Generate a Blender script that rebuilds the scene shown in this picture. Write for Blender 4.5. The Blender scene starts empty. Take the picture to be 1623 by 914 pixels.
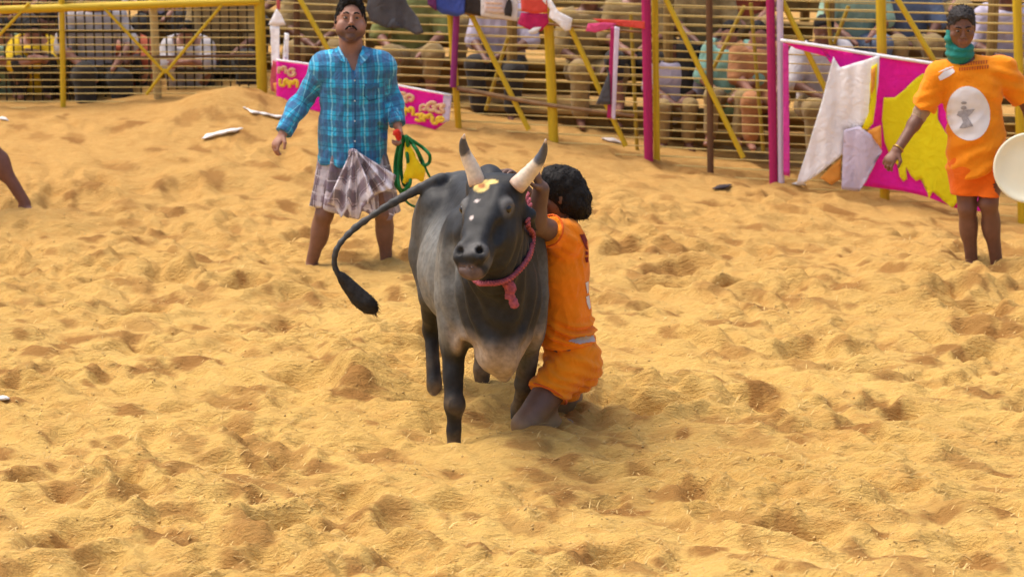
import bpy, bmesh, math, random, time
import numpy as np
from mathutils import Vector, Matrix
from mathutils.bvhtree import BVHTree
T0 = time.time()
rng = np.random.default_rng(7); random.seed(7)
scene = bpy.context.scene
col = scene.collection
V = lambda *a: np.array(a, dtype=float)

# ------------------------------------------------------------------ camera
FPX, W0, H0 = 3920.0, 1623.0, 914.0          # focal length in photo pixels
CAMZ, PITCH = 3.5, math.radians(12.96)
cam_d = bpy.data.cameras.new('camera'); cam = bpy.data.objects.new('camera', cam_d); col.objects.link(cam)
cam.location = (0, 0, CAMZ); cam.rotation_euler = (math.pi/2 - PITCH, 0, 0)
cam_d.sensor_width = 36; cam_d.lens = 36*FPX/W0; cam_d.clip_start = .1; cam_d.clip_end = 2000
cam_d.dof.use_dof = True; cam_d.dof.focus_distance = 12.4; cam_d.dof.aperture_fstop = 3.4
scene.camera = cam
# ------------------------------------------------------------------ sky, sun, exposure
SUN_EL, SUN_AZ = math.radians(66), math.radians(-70)      # azimuth from +Y, clockwise positive: sun to the left
world = bpy.data.worlds.new('World'); scene.world = world; world.use_nodes = True
wn = world.node_tree; bg = wn.nodes['Background']
sky = wn.nodes.new('ShaderNodeTexSky'); sky.sky_type = 'NISHITA'; sky.sun_disc = False
sky.sun_elevation = SUN_EL; sky.sun_rotation = SUN_AZ; sky.air_density = 1.0; sky.dust_density = 6.0; sky.ozone_density = .6
wn.links.new(sky.outputs[0], bg.inputs[0]); bg.inputs[1].default_value = .15
sun_d = bpy.data.lights.new('sun', 'SUN'); sun_d.energy = 1.3; sun_d.angle = math.radians(34); sun_d.color = (1, .94, .84)
sun = bpy.data.objects.new('sun', sun_d); col.objects.link(sun)
sdir = Vector((math.sin(SUN_AZ)*math.cos(SUN_EL), math.cos(SUN_AZ)*math.cos(SUN_EL), math.sin(SUN_EL)))
sun.rotation_euler = sdir.to_track_quat('Z', 'Y').to_euler()
vs = scene.view_settings; vs.view_transform = 'Standard'; vs.look = 'None'; vs.gamma = 1; vs.exposure = 0.60
scene.render.engine = 'CYCLES'; scene.cycles.use_denoising = True
scene.cycles.max_bounces = 6; scene.cycles.diffuse_bounces = 3

# ------------------------------------------------------------------ photo measurements -> places
_cf, _cu = V(0, math.cos(PITCH), -math.sin(PITCH)), V(0, math.sin(PITCH), math.cos(PITCH))
def ray(x, y): return _cf + V(1, 0, 0)*(x - W0/2)/FPX + _cu*(H0/2 - y)/FPX
def px(x, y, Y):                      # point at world depth Y
    d = ray(x, y); return V(0, 0, CAMZ) + d*(Y/d[1])
def gpx(x, y, h=0.0):                 # point at height h
    d = ray(x, y); return V(0, 0, CAMZ) + d*((h - CAMZ)/d[2])

# ------------------------------------------------------------------ noise (numpy gradient noise)
_perm = np.random.default_rng(3).permutation(512).astype(np.int64)
_perm = np.concatenate([_perm, _perm])
_g3 = np.random.default_rng(5).normal(size=(512, 3)); _g3 /= np.linalg.norm(_g3, axis=1)[:, None]
def pnoise(P):                        # P (...,3) -> about -1..1
    P = np.asarray(P, float); I = np.floor(P).astype(np.int64); F = P - I
    w = F*F*F*(F*(F*6 - 15) + 10); I &= 511; out = 0
    for dx in (0, 1):
        ix = _perm[(I[..., 0] + dx) & 511]; wx = w[..., 0] if dx else 1 - w[..., 0]
        for dy in (0, 1):
            iy = _perm[ix + ((I[..., 1] + dy) & 511)]; wy = w[..., 1] if dy else 1 - w[..., 1]
            for dz in (0, 1):
                g = _g3[_perm[iy + ((I[..., 2] + dz) & 511)]]
                wz = w[..., 2] if dz else 1 - w[..., 2]
                out = out + wx*wy*wz*(g[..., 0]*(F[..., 0]-dx) + g[..., 1]*(F[..., 1]-dy) + g[..., 2]*(F[..., 2]-dz))
    return out*1.6
def smooth(a, b, x): t = np.clip((x - a)/(b - a), 0, 1); return t*t*(3 - 2*t)
def unit(v): v = np.asarray(v, float); return v/np.linalg.norm(v)

# ------------------------------------------------------------------ scene helpers
def tag(o, label=None, cat=None, group=None, kind=None):
    if label: o['label'] = label
    if cat: o['category'] = cat
    if group: o['group'] = group
    if kind: o['kind'] = kind
    return o
def empty(name, loc, label, cat, group=None):
    o = bpy.data.objects.new(name, None); col.objects.link(o); o.location = [float(c) for c in loc]
    o.empty_display_size = .1
    return tag(o, label, cat, group)
def link(name, me, parent=None):
    o = bpy.data.objects.new(name, me); col.objects.link(o)
    if parent is not None:
        o.parent = parent; o.matrix_parent_inverse = Matrix.Translation(-parent.location) if parent.type == 'EMPTY' else Matrix()
    return o
def mesh(name, verts, faces, mat, parent=None, smoothed=True, attrs=None):
    me = bpy.data.meshes.new(name)
    verts = np.asarray(verts, np.float32)
    if isinstance(faces, np.ndarray) and len(faces):
        n, k = faces.shape
        me.vertices.add(len(verts)); me.vertices.foreach_set('co', verts.ravel())
        me.loops.add(n*k); me.loops.foreach_set('vertex_index', faces.astype(np.int32).ravel())
        me.polygons.add(n); me.polygons.foreach_set('loop_start', np.arange(0, n*k, k, dtype=np.int32))
        me.update(calc_edges=True); me.validate()
    else:
        me.from_pydata(verts.tolist(), [], [list(map(int, f)) for f in faces]); me.update()
    if smoothed: me.polygons.foreach_set('use_smooth', [True]*len(me.polygons))
    for k, a in (attrs or {}).items():
        at = me.attributes.new(k, 'FLOAT_VECTOR', 'POINT'); at.data.foreach_set('vector', np.asarray(a, np.float32).ravel())
    if mat: me.materials.append(mat)
    return link(name, me, parent)

# ------------------------------------------------------------------ materials
class NT:
    def __init__(s, name):
        s.m = bpy.data.materials.new(name); s.m.use_nodes = True; s.t = s.m.node_tree; s.b = s.t.nodes['Principled BSDF']
    def n(s, typ, **kw):
        nd = s.t.nodes.new(typ)
        for k, v in kw.items():
            if k.startswith('i_'): nd.inputs[k[2:]].default_value = v
            else: setattr(nd, k, v)
        return nd
    def l(s, a, b): s.t.links.new(a, b)
    def math(s, op, a, b=None, c=None):
        nd = s.n('ShaderNodeMath', operation=op)
        for i, x in enumerate((a, b, c)):
            if x is None: continue
            if isinstance(x, (int, float)): nd.inputs[i].default_value = x
            else: s.l(x, nd.inputs[i])
        return nd.outputs[0]
    def mix(s, f, a, b, mode='MIX'):
        nd = s.n('ShaderNodeMix', data_type='RGBA', blend_type=mode)
        for sock, x in ((nd.inputs[0], f), (nd.inputs[6], a), (nd.inputs[7], b)):
            if isinstance(x, (int, float)): sock.default_value = x
            elif isinstance(x, tuple): sock.default_value = (*x[:3], 1)
            else: s.l(x, sock)
        return nd.outputs[2]
    def attr(s, name): return s.n('ShaderNodeAttribute', attribute_name=name).outputs['Vector']
    def noise(s, scale, detail=3, rough=.55, vec=None, dist=0):
        nd = s.n('ShaderNodeTexNoise'); nd.inputs['Scale'].default_value = scale; nd.inputs['Detail'].default_value = detail
        nd.inputs['Roughness'].default_value = rough; nd.inputs['Distortion'].default_value = dist
        if vec is None: vec = s.n('ShaderNodeTexCoord').outputs['Object']
        s.l(vec, nd.inputs['Vector']); return nd.outputs[0]
    def ramp(s, f, stops):
        nd = s.n('ShaderNodeValToRGB'); r = nd.color_ramp
        while len(r.elements) < len(stops): r.elements.new(.5)
        for e, (p, c) in zip(r.elements, stops): e.position = p; e.color = (*c, 1) if len(c) == 3 else c
        s.l(f, nd.inputs[0]); return nd.outputs[0]
    def bump(s, h, strength=.3, dist=.01):
        nd = s.n('ShaderNodeBump'); nd.inputs['Strength'].default_value = strength; nd.inputs['Distance'].default_value = dist
        s.l(h, nd.inputs['Height']); s.l(nd.outputs[0], s.b.inputs['Normal'])
    def out(s, c=None, rough=.8, spec=.3, metal=0):
        if c is not None:
            if isinstance(c, tuple): s.b.inputs['Base Color'].default_value = (*c, 1)
            else: s.l(c, s.b.inputs['Base Color'])
        if isinstance(rough, (int, float)): s.b.inputs['Roughness'].default_value = rough
        else: s.l(rough, s.b.inputs['Roughness'])
        s.b.inputs['Specular IOR Level'].default_value = spec; s.b.inputs['Metallic'].default_value = metal
        return s.m
_mc = {}
def pmat(name, c, rough=.75, var=.18, scale=14, bump=.15, spec=.3, metal=0, bscale=120):
    if name in _mc: return _mc[name]
    t = NT(name); f = t.noise(scale, 4)
    lo = tuple(x*(1 - var) for x in c); hi = tuple(min(1, x*(1 + var)) for x in c)
    t.l(t.ramp(f, [(.3, lo), (.7, hi)]), t.b.inputs['Base Color'])
    if bump: t.bump(t.noise(bscale, 2), bump, .004)
    _mc[name] = t.out(None, rough, spec, metal); return _mc[name]
def cloth(name, c, var=.14, rough=.85):
    if name in _mc: return _mc[name]
    t = NT(name); f = t.noise(9, 4)
    lo = tuple(x*(1 - var) for x in c); hi = tuple(min(1, x*(1 + var)) for x in c)
    t.l(t.ramp(f, [(.3, lo), (.7, hi)]), t.b.inputs['Base Color'])
    t.b.inputs['Sheen Weight'].default_value = .12
    w = t.math('ADD', t.math('MULTIPLY', t.noise(420, 1), .08), t.noise(11, 3, .5, None, 1.6)); t.bump(w, .55, .022)
    _mc[name] = t.out(None, rough, .2); return _mc[name]
def attr_mat(name, rough=.55, spec=.4, var=.15, scale=40, bump=.12, bscale=150, sheen=0):
    if name in _mc: return _mc[name]
    t = NT(name); a = t.attr('col'); f = t.noise(scale, 4)
    g = t.ramp(f, [(.3, (1 - var,)*3), (.7, (1 + var,)*3)])
    t.l(t.mix(1.0, a, g, 'MULTIPLY'), t.b.inputs['Base Color'])
    if bump: t.bump(t.noise(bscale, 3), bump, .004)
    t.b.inputs['Sheen Weight'].default_value = sheen
    _mc[name] = t.out(None, rough, spec); return _mc[name]

# ------------------------------------------------------------------ signed-distance modelling: smooth-blended limbs and masses -> one surface
class Field:
    def __init__(s, h): s.h = h; s.p = []; s.cuts = []
    def cap(s, a, b, ra, rb=None, k=.03, n=None, sq=1., tag=0, sub=False):
        s.p.append(('c', np.asarray(a, float), np.asarray(b, float), ra, ra if rb is None else rb, k, None if n is None else unit(n), sq, tag, sub)); return s
    def chain(s, pts, rs, k=.03, n=None, sq=1., tag=0):
        for i in range(len(pts)-1): s.cap(pts[i], pts[i+1], rs[i], rs[i+1], k, n, sq, tag)
        return s
    def ell(s, c, r, R=None, k=.03, tag=0, sub=False):
        s.p.append(('e', np.asarray(c, float), np.asarray(r, float), np.eye(3) if R is None else np.asarray(R, float), k, tag, sub)); return s
    def cut(s, point, normal, k=.004):           # keep the side opposite to normal
        s.cuts.append((np.asarray(point, float), unit(normal), k, None)); return s
    def cut_local(s, point, normal, c, r, k=.004):  # a cut that acts only near c
        s.cuts.append((np.asarray(point, float), unit(normal), k, (np.asarray(c, float), r))); return s
    @staticmethod
    def d(q, P):
        if q[0] == 'c':
            _, a, b, ra, rb, k, n, sq, tg, sb = q
            ab = b - a; L2 = max(ab @ ab, 1e-12); w = P - a
            t = np.clip((w @ ab)/L2, 0, 1); w = w - t[..., None]*ab
            if n is not None:
                m = w @ n; w = w + (m*(1/sq - 1))[..., None]*n
            dd = np.sqrt((w*w).sum(-1)) - (ra + (rb - ra)*t)
            return dd*(min(1, sq) if n is not None else 1)
        _, c, r, R, k, tg, sb = q
        w = (P - c) @ R
        k0 = np.sqrt(((w/r)**2).sum(-1)); k1 = np.sqrt(((w/(r*r))**2).sum(-1)) + 1e-9
        return k0*(k0 - 1)/k1
    @staticmethod
    def box(q):
        if q[0] == 'c':
            r = max(q[3], q[4])*max(1, q[7]); return np.minimum(q[1], q[2]) - r, np.maximum(q[1], q[2]) + r
        e = np.abs(q[3]) @ q[2]; return q[1] - e, q[1] + e
    def build(s, disp=None, relax=0):
        h = s.h; lo = np.min([s.box(q)[0] for q in s.p if not q[-1]], 0) - 3*h; hi = np.max([s.box(q)[1] for q in s.p if not q[-1]], 0) + 3*h
        n = np.ceil((hi - lo)/h).astype(int) + 1
        F = np.full(n, 1.0, np.float32)
        ax = [lo[i] + h*np.arange(n[i]) for i in range(3)]
        for q in s.p:
            k = q[5] if q[0] == 'c' else q[4]; b0, b1 = s.box(q); m = k + 3*h
            i0 = np.clip(np.floor((b0 - m - lo)/h).astype(int), 0, n); i1 = np.clip(np.ceil((b1 + m - lo)/h).astype(int) + 1, 0, n)
            if (i1 <= i0).any(): continue
            sl = tuple(slice(i0[i], i1[i]) for i in range(3))
            P = np.stack(np.meshgrid(*[ax[i][sl[i]] for i in range(3)], indexing='ij'), -1)
            d = s.d(q, P).astype(np.float32); A = F[sl]
            if q[-1]:
                d = -d; g = np.maximum(k - np.abs(A - d), 0)/k; F[sl] = np.maximum(A, d) + g*g*k*.25
            else:
                g = np.maximum(k - np.abs(A - d), 0)/k; F[sl] = np.minimum(A, d) - g*g*k*.25
        if s.cuts:
            P = np.stack(np.meshgrid(*ax, indexing='ij'), -1)
            for pt, nr, k, loc in s.cuts:
                d = ((P - pt) @ nr).astype(np.float32)
                if loc is not None:
                    far = ((P - loc[0])**2).sum(-1) > loc[1]**2; d[far] = -9
                F = np.maximum(F, d)
        Vt, Q = nets(F, lo, h)
        if relax:
            for _ in range(relax): Vt = relax_mesh(Vt, Q)
        if disp is not None:
            N = vnormals(Vt, Q); Vt = Vt + N*disp(Vt, N)[:, None]
        return Vt, Q
    def tags(s, P):
        best = np.full(len(P), 9.0); t = np.zeros(len(P), int)
        for q in s.p:
            if q[-1]: continue
            d = s.d(q, P); m = d < best; best[m] = d[m]; t[m] = q[8] if q[0] == 'c' else q[5]
        return t
def relax_mesh(Vt, Q):
    S = np.zeros_like(Vt); c = np.zeros(len(Vt))
    for a, b in ((0, 1), (1, 2), (2, 3), (3, 0)):
        for i, j in ((a, b), (b, a)):
            np.add.at(S, Q[:, i], Vt[Q[:, j]]); np.add.at(c, Q[:, i], 1)
    return .5*Vt + .5*S/np.maximum(c, 1)[:, None]
def nets(F, lo, h):
    ins = F < 0; n = np.array(F.shape)
    c = [ins[i:n[0]-1+i, j:n[1]-1+j, k:n[2]-1+k] for i in (0, 1) for j in (0, 1) for k in (0, 1)]
    tot = sum(x.astype(np.int8) for x in c); act = (tot > 0) & (tot < 8)
    I = np.argwhere(act); idx = np.full(act.shape, -1, np.int64); idx[act] = np.arange(len(I))
    S = np.zeros((len(I), 3)); cnt = np.zeros(len(I))
    cor = np.array([(i, j, k) for i in (0, 1) for j in (0, 1) for k in (0, 1)])
    val = np.stack([F[I[:, 0]+o[0], I[:, 1]+o[1], I[:, 2]+o[2]] for o in cor], 1)
    for a in range(8):
        for b in range(a+1, 8):
            if np.abs(cor[a] - cor[b]).sum() != 1: continue
            x = (val[:, a] < 0) != (val[:, b] < 0)
            t = val[x, a]/(val[x, a] - val[x, b]); S[x] += cor[a] + t[:, None]*(cor[b] - cor[a]); cnt[x] += 1
    Vt = lo + h*(I + S/cnt[:, None])
    Q = []
    for a in range(3):
        b, cc = (a+1) % 3, (a+2) % 3
        A = [slice(None)]*3; B = [slice(None)]*3; A[a] = slice(0, -1); B[a] = slice(1, None)
        x = ins[tuple(A)] != ins[tuple(B)]; E = np.argwhere(x)
        E = E[(E[:, b] > 0) & (E[:, cc] > 0) & (E[:, b] < n[b]-1) & (E[:, cc] < n[cc]-1)]
        up = ins[E[:, 0], E[:, 1], E[:, 2]]
        def at(db, dc):
            e = E.copy(); e[:, b] -= db; e[:, cc] -= dc; return idx[e[:, 0], e[:, 1], e[:, 2]]
        q = np.stack([at(1, 1), at(0, 1), at(0, 0), at(1, 0)], 1)
        q[~up] = q[~up][:, ::-1]; Q.append(q)
    Q = np.concatenate(Q); Q = Q[(Q >= 0).all(1)]
    c_ = Vt.mean(0); vol = np.einsum('ij,ij->i', Vt[Q[:, 0]] - c_, np.cross(Vt[Q[:, 1]] - c_, Vt[Q[:, 2]] - c_)).sum()
    if vol < 0: Q = Q[:, ::-1].copy()
    return Vt, Q
def vnormals(Vt, Q):
    N = np.cross(Vt[Q[:, 2]] - Vt[Q[:, 0]], Vt[Q[:, 3]] - Vt[Q[:, 1]]); o = np.zeros_like(Vt)
    for i in range(4): np.add.at(o, Q[:, i], N)
    return o/(np.linalg.norm(o, axis=1)[:, None] + 1e-12)
def bvh(Vt, Q): return BVHTree.FromPolygons([tuple(v) for v in Vt], [tuple(map(int, q)) for q in Q])

# ------------------------------------------------------------------ tubes, strips
def frame_path(P):
    P = np.asarray(P, float); Tn = np.gradient(P, axis=0); Tn /= np.linalg.norm(Tn, axis=1)[:, None] + 1e-12
    n = np.cross(Tn[0], V(0, 0, 1)); n = unit(n) if np.linalg.norm(n) > .05 else V(1, 0, 0)
    Ns = []
    for t in Tn:
        n = n - t*(n @ t); n = unit(n); Ns.append(n.copy())
    Ns = np.array(Ns); return Tn, Ns, np.cross(Tn, Ns)
def tube_data(P, r, seg=8, closed=False):
    P = np.asarray(P, float); r = np.full(len(P), r) if np.isscalar(r) else np.asarray(r, float)
    Tn, N, B = frame_path(P); a = np.linspace(0, 2*np.pi, seg, endpoint=False)
    Vt = (P[:, None] + r[:, None, None]*(np.cos(a)[None, :, None]*N[:, None] + np.sin(a)[None, :, None]*B[:, None])).reshape(-1, 3)
    F = []
    for i in range(len(P)-1):
        for j in range(seg): F.append((i*seg+j, i*seg+(j+1) % seg, (i+1)*seg+(j+1) % seg, (i+1)*seg+j))
    if not closed:
        F.append(tuple(range(seg))[::-1]); F.append(tuple((len(P)-1)*seg + j for j in range(seg)))
    return Vt, F
def tube(name, P, r, mat, parent=None, seg=8): Vt, F = tube_data(P, r, seg); return mesh(name, Vt, F, mat, parent)
def spline(P, n=40):                  # Catmull-Rom through P
    P = np.asarray(P, float); P = np.vstack([2*P[0]-P[1], P, 2*P[-1]-P[-2]]); m = len(P) - 3; o = []
    for t in np.linspace(0, m - 1e-6, n):
        i = int(t); f = t - i; a, b, c, d = P[i:i+4]
        o.append(.5*(2*b + (c-a)*f + (2*a-5*b+4*c-d)*f*f + (3*b-a-3*c+d)*f**3))
    return np.array(o)
_unit_cyl = {}
def rod(name, a, b, r, mat, parent=None, seg=8):          # straight bar sharing one unit mesh per material
    key = (mat.name, seg)
    if key not in _unit_cyl:
        aa = np.linspace(0, 2*np.pi, seg, endpoint=False); c = np.stack([np.cos(aa), np.sin(aa)], 1)
        Vt = np.vstack([np.c_[c, np.zeros(seg)], np.c_[c, np.ones(seg)]])
        F = [(i, (i+1) % seg, seg+(i+1) % seg, seg+i) for i in range(seg)] + [tuple(range(seg))[::-1], tuple(range(seg, 2*seg))]
        me = bpy.data.meshes.new(name); me.from_pydata(Vt.tolist(), [], F); me.update(); me.polygons.foreach_set('use_smooth', [i < seg for i in range(len(F))])
        me.materials.append(mat); _unit_cyl[key] = me
    o = bpy.data.objects.new(name, _unit_cyl[key]); col.objects.link(o)
    a = Vector(a); d = Vector(b) - a
    M = Matrix.Translation(a) @ d.to_track_quat('Z', 'Y').to_matrix().to_4x4() @ Matrix.Diagonal((r, r, d.length, 1))
    if parent is not None: M = Matrix.Translation(-parent.location) @ M; o.parent = parent
    o.matrix_local = M
    return o
def box_bar(name, a, b, w, t, mat, parent=None, up=(0, 0, 1)):   # plank from a to b: width w along up, thickness t
    a, b = np.asarray(a, float), np.asarray(b, float); d = unit(b - a); s_ = unit(np.cross(d, up)); u = np.cross(s_, d)
    bm = bmesh.new(); vs_ = []
    for p in (a, b):
        for i, j in ((-1, -1), (1, -1), (1, 1), (-1, 1)): vs_.append(bm.verts.new(p + s_*t/2*i + u*w/2*j))
    for f in ((3, 2, 1, 0), (4, 5, 6, 7), (0, 1, 5, 4), (1, 2, 6, 5), (2, 3, 7, 6), (3, 0, 4, 7)): bm.faces.new([vs_[i] for i in f])
    bmesh.ops.bevel(bm, geom=bm.edges[:], offset=min(w, t)*.12, segments=1, affect='EDGES')
    bmesh.ops.recalc_face_normals(bm, faces=bm.faces[:])
    me = bpy.data.meshes.new(name); bm.to_mesh(me); bm.free(); me.materials.append(mat)
    return link(name, me, parent)
# ------------------------------------------------------------------ the arena sand: one sheet to the horizon, dug up and trampled
def fence_Y(x):                      # depth of the fence line, by world x
    return np.interp(x, [-30, -2.03, 2.1, 3.9, 30], [20.3, 20.3, 19.15, 18.8, 18.0])
_bp = [(-80, 152), (60, 154), (200, 148), (330, 138), (420, 136), (560, 165), (722, 186), (875, 210), (1035, 240), (1235, 276), (1320, 292), (1440, 308), (1520, 328), (1700, 345)]
_bx, _bh = [], []
for x_, y_ in _bp:
    Yc = 20.0
    for _ in range(6): p_ = px(x_, y_, Yc); Yc = float(fence_Y(p_[0]))
    _bx.append(p_[0]); _bh.append(p_[2])
def base_h(X, Y):
    hb = np.interp(X, _bx, _bh); yf = fence_Y(X)
    h = (hb - .05)*smooth(yf - 3.6, yf - .1, Y)
    h = h + .16*np.exp(-(((X + 2.3)/.42)**2 + ((Y - 19.75)/.35)**2))         # heap by the corner post
    return h
def stamps(X, Y, H, n, xr, yr, seed, smin, smax, depth):
    r = np.random.default_rng(seed); xs = X[0]; ys = Y[:, 0]
    for i in range(n):
        cx, cy = r.uniform(*xr), r.uniform(*yr); a = r.uniform(0, np.pi); L = r.uniform(smin, smax); Wd = L*r.uniform(.4, .75); dp = depth*r.uniform(.35, 1.15)*L/smax
        R = 2.0*L; i0, i1 = np.searchsorted(xs, [cx - R, cx + R]); j0, j1 = np.searchsorted(ys, [cy - R, cy + R])
        if i1 <= i0 or j1 <= j0: continue
        dx, dy = X[j0:j1, i0:i1] - cx, Y[j0:j1, i0:i1] - cy
        u = (dx*np.cos(a) + dy*np.sin(a))/L; v = (-dx*np.sin(a) + dy*np.cos(a))/Wd
        q = np.sqrt(u*u + v*v) + .34*pnoise(np.stack([dx*6 + i, dy*6, 0*dx + i*.37], -1)) + .10*pnoise(np.stack([dx*19 + i, dy*19, 0*dx], -1))
        pit = -dp*(1 - smooth(.35, 1.0, q)) ; rim = dp*.36*np.exp(-((q - 1.12)/.26)**2)*(1 + .7*np.sin(np.arctan2(v, u) + r.uniform(0, 6)))
        H[j0:j1, i0:i1] += pit + rim
def nf(X, Y, f, s, wx=0., wy=0., st=1.7):      # noise with forms drawn out along one ground direction, as raked by running feet
    a, b = .80, -.60; u = (X*a + Y*b)/st; v = -X*b + Y*a; return pnoise(np.stack([(u + wx)*f, (v + wy)*f, 0*X + s], -1))
def warp(X, Y): w = np.stack([X*1.3, Y*1.3, 0*X + 4], -1); return .14*pnoise(w), .14*pnoise(w + 17)
def relief(X, Y):
    wx, wy = warp(X, Y); return .060*nf(X, Y, .9, 1, wx, wy) + .070*np.abs(nf(X, Y, 1.8, 2, wx, wy)) + .075*np.abs(nf(X, Y, 3.4, 3, wx, wy))
def relief_fine(X, Y):
    wx, wy = warp(X, Y); m = .55 + .9*smooth(-.3, .5, nf(X, Y, 1.1, 31)); return m*(.075*np.abs(nf(X, Y, 5.0, 5, wx, wy)) + .048*np.abs(nf(X, Y, 10, 6, wx, wy)) + .012*nf(X, Y, 23, 8, wx, wy))
def blur(H, n):
    for _ in range(n):
        H = np.pad(H, 1, mode='edge'); H = (H[:-2, 1:-1] + H[2:, 1:-1] + H[1:-1, :-2] + H[1:-1, 2:] + 2*H[1:-1, 1:-1])/6
    return H
def sheet(x0, x1, nx, y0, y1, ny, near=True):
    X, Y = np.meshgrid(np.linspace(x0, x1, nx), np.linspace(y0, y1, ny))
    return X, Y
# fine patch in view
XG, YG = np.meshgrid(np.linspace(-4.9, 4.9, 620), np.concatenate([np.linspace(8.9, 14, 400), np.linspace(14, 18, 230)[1:], np.linspace(18, 21.4, 120)[1:]]))
HG = relief(XG, YG)
stamps(XG, YG, HG, 520, (-4.6, 4.6), (8.8, 20), 11, .12, .30, .10)
stamps(XG, YG, HG, 1500, (-4.6, 4.6), (8.8, 17), 12, .05, .12, .032)
HG = .85*(blur(HG, 4) + blur(relief_fine(XG, YG), 1))
_calm = 1 - .55*smooth(17, 19.5, YG)
HG = HG*_calm
_edge = smooth(-4.9, -4.6, XG)*smooth(4.9, 4.6, XG)*smooth(8.9, 9.1, YG)*smooth(21.4, 20.9, YG)
HG = (HG - HG[:620].mean())*_edge
# trampled hollows and thrown-up sand round the bull's and the wrestlers' feet
def heap(x, y, r, h, ry=None):
    global HG
    HG = HG + h*np.exp(-(((XG - x)/r)**2 + ((YG - y)/(ry or r))**2))*_edge
for (hx, hy, r_, h_) in ((582, 606, .20, .11), (650, 660, .10, .03), (760, 735, .16, .03), (860, 705, .20, .04), (560, 590, .16, .05), (610, 568, .20, .05), (720, 690, .22, -.06), (682, 634, .16, -.09), (790, 665, .2, -.05), (960, 655, .2, -.03), (722, 708, .06, .05), (1560, 416, .28, -.07), (500, 412, .14, -.02)):
    g_ = gpx(hx, hy); heap(g_[0], g_[1], r_, h_)
HG = HG + base_h(XG, YG)
_gx, _gy = XG[0], YG[:, 0]
def gh(x, y):                        # sand surface height
    i = int(np.clip(np.searchsorted(_gx, x), 1, len(_gx)-1)); j = int(np.clip(np.searchsorted(_gy, y), 1, len(_gy)-1))
    return float(HG[j-1:j+1, i-1:i+1].mean())
def on_sand(x, y):                   # photo pixel -> point on the sand
    d = ray(x, y); c = V(0, 0, CAMZ)
    for t in np.arange(8.5, 24, .006):
        p = c + d*t
        if p[2] < gh(p[0], p[1]): return p
    return gpx(x, y)
def sand_sheet():
    ny, nx = XG.shape; Vt = [np.stack([XG, YG, HG], -1).reshape(-1, 3)]
    I = np.arange(nx*ny).reshape(ny, nx); F = [np.stack([I[:-1, :-1], I[:-1, 1:], I[1:, 1:], I[1:, :-1]], -1).reshape(-1, 4)]
    # coarse surround out to the horizon, with the fine patch's border as its inner rim
    rim = np.concatenate([I[0, :-1], I[:-1, -1], I[-1, :0:-1], I[:0:-1, 0]]); P = Vt[0][rim]; c = V(0, 15, 0); off = len(Vt[0]); prev = rim
    for s_ in (1.03, 1.12, 1.4, 2.2, 5, 15, 60, 150):
        R = c + (P - c)*V(s_, s_, 0); 
        f_ = 1 if s_ < 2 else 0
        R[:, 2] = base_h(R[:, 0], R[:, 1])*(1 if s_ < 1.3 else .6*f_) + .02*pnoise(R*.7)*f_
        Vt.append(R); cur = off + np.arange(len(R)); off += len(R)
        F.append(np.stack([prev, cur, np.roll(cur, -1), np.roll(prev, -1)], -1)); prev = cur
    t = NT('sand'); tc = t.n('ShaderNodeTexCoord').outputs['Object']
    mp = t.n('ShaderNodeMapping'); mp.inputs['Scale'].default_value = (.62, 1.05, 1); mp.inputs['Rotation'].default_value = (0, 0, .64); t.l(tc, mp.inputs[0]); vec = mp.outputs[0]
    big = t.noise(.55, 4, .6, vec, .6); mid = t.noise(5.5, 8, .68, vec, .8); fine = t.noise(60, 4, .6, vec); fib = t.n('ShaderNodeMapping'); fib.inputs['Scale'].default_value = (13, 60, 30); fib.inputs['Rotation'].default_value = (0, 0, .64); t.l(tc, fib.inputs[0]); fibre = t.noise(1.0, 4, .6, fib.outputs[0], .8)
    far = t.n('ShaderNodeSeparateXYZ'); t.l(tc, far.inputs[0]); fm = t.n('ShaderNodeMapRange'); t.l(t.math('ADD', far.outputs[1], t.math('MULTIPLY', big, 3.0)), fm.inputs[0]); fm.inputs[1].default_value = 14.5; fm.inputs[2].default_value = 21.0
    c1 = t.ramp(big, [(.32, (.58, .350, .098)), (.66, (.70, .45, .135))]); c1 = t.mix(fm.outputs[0], c1, (.56, .315, .098))
    c2 = t.mix(t.math('MULTIPLY', t.ramp(mid, [(.47, (0, 0, 0)), (.62, (1, 1, 1))]), .55), c1, (.48, .245, .065))
    c3 = t.mix(t.math('MULTIPLY', t.ramp(fibre, [(.45, (0, 0, 0)), (.75, (1, 1, 1))]), .40), c2, (.74, .51, .185))
    c4 = t.mix(t.math('MULTIPLY', t.ramp(fine, [(.54, (0, 0, 0)), (.70, (1, 1, 1))]), .35), c3, (.42, .23, .07))
    sx = t.n('ShaderNodeSeparateXYZ'); t.l(t.attr('blotch'), sx.inputs[0]); c4 = t.mix(t.math('MULTIPLY', sx.outputs[0], .9), c4, (.31, .145, .040))
    h = t.math('ADD', t.math('ADD', t.math('MULTIPLY', t.noise(16, 6, .7, vec), 1.6), t.noise(70, 4, .65, vec)), t.math('MULTIPLY', fibre, 1.3)); t.bump(h, .7, .026)
    o = mesh('sand_ground', np.vstack(Vt), np.vstack(F), t.out(c4, .95, .12), attrs={'blotch': np.repeat(np.concatenate([blotch_map().ravel(), np.zeros(sum(map(len, Vt[1:])))])[:, None], 3, 1)}); tag(o, kind='structure'); return o
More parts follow.
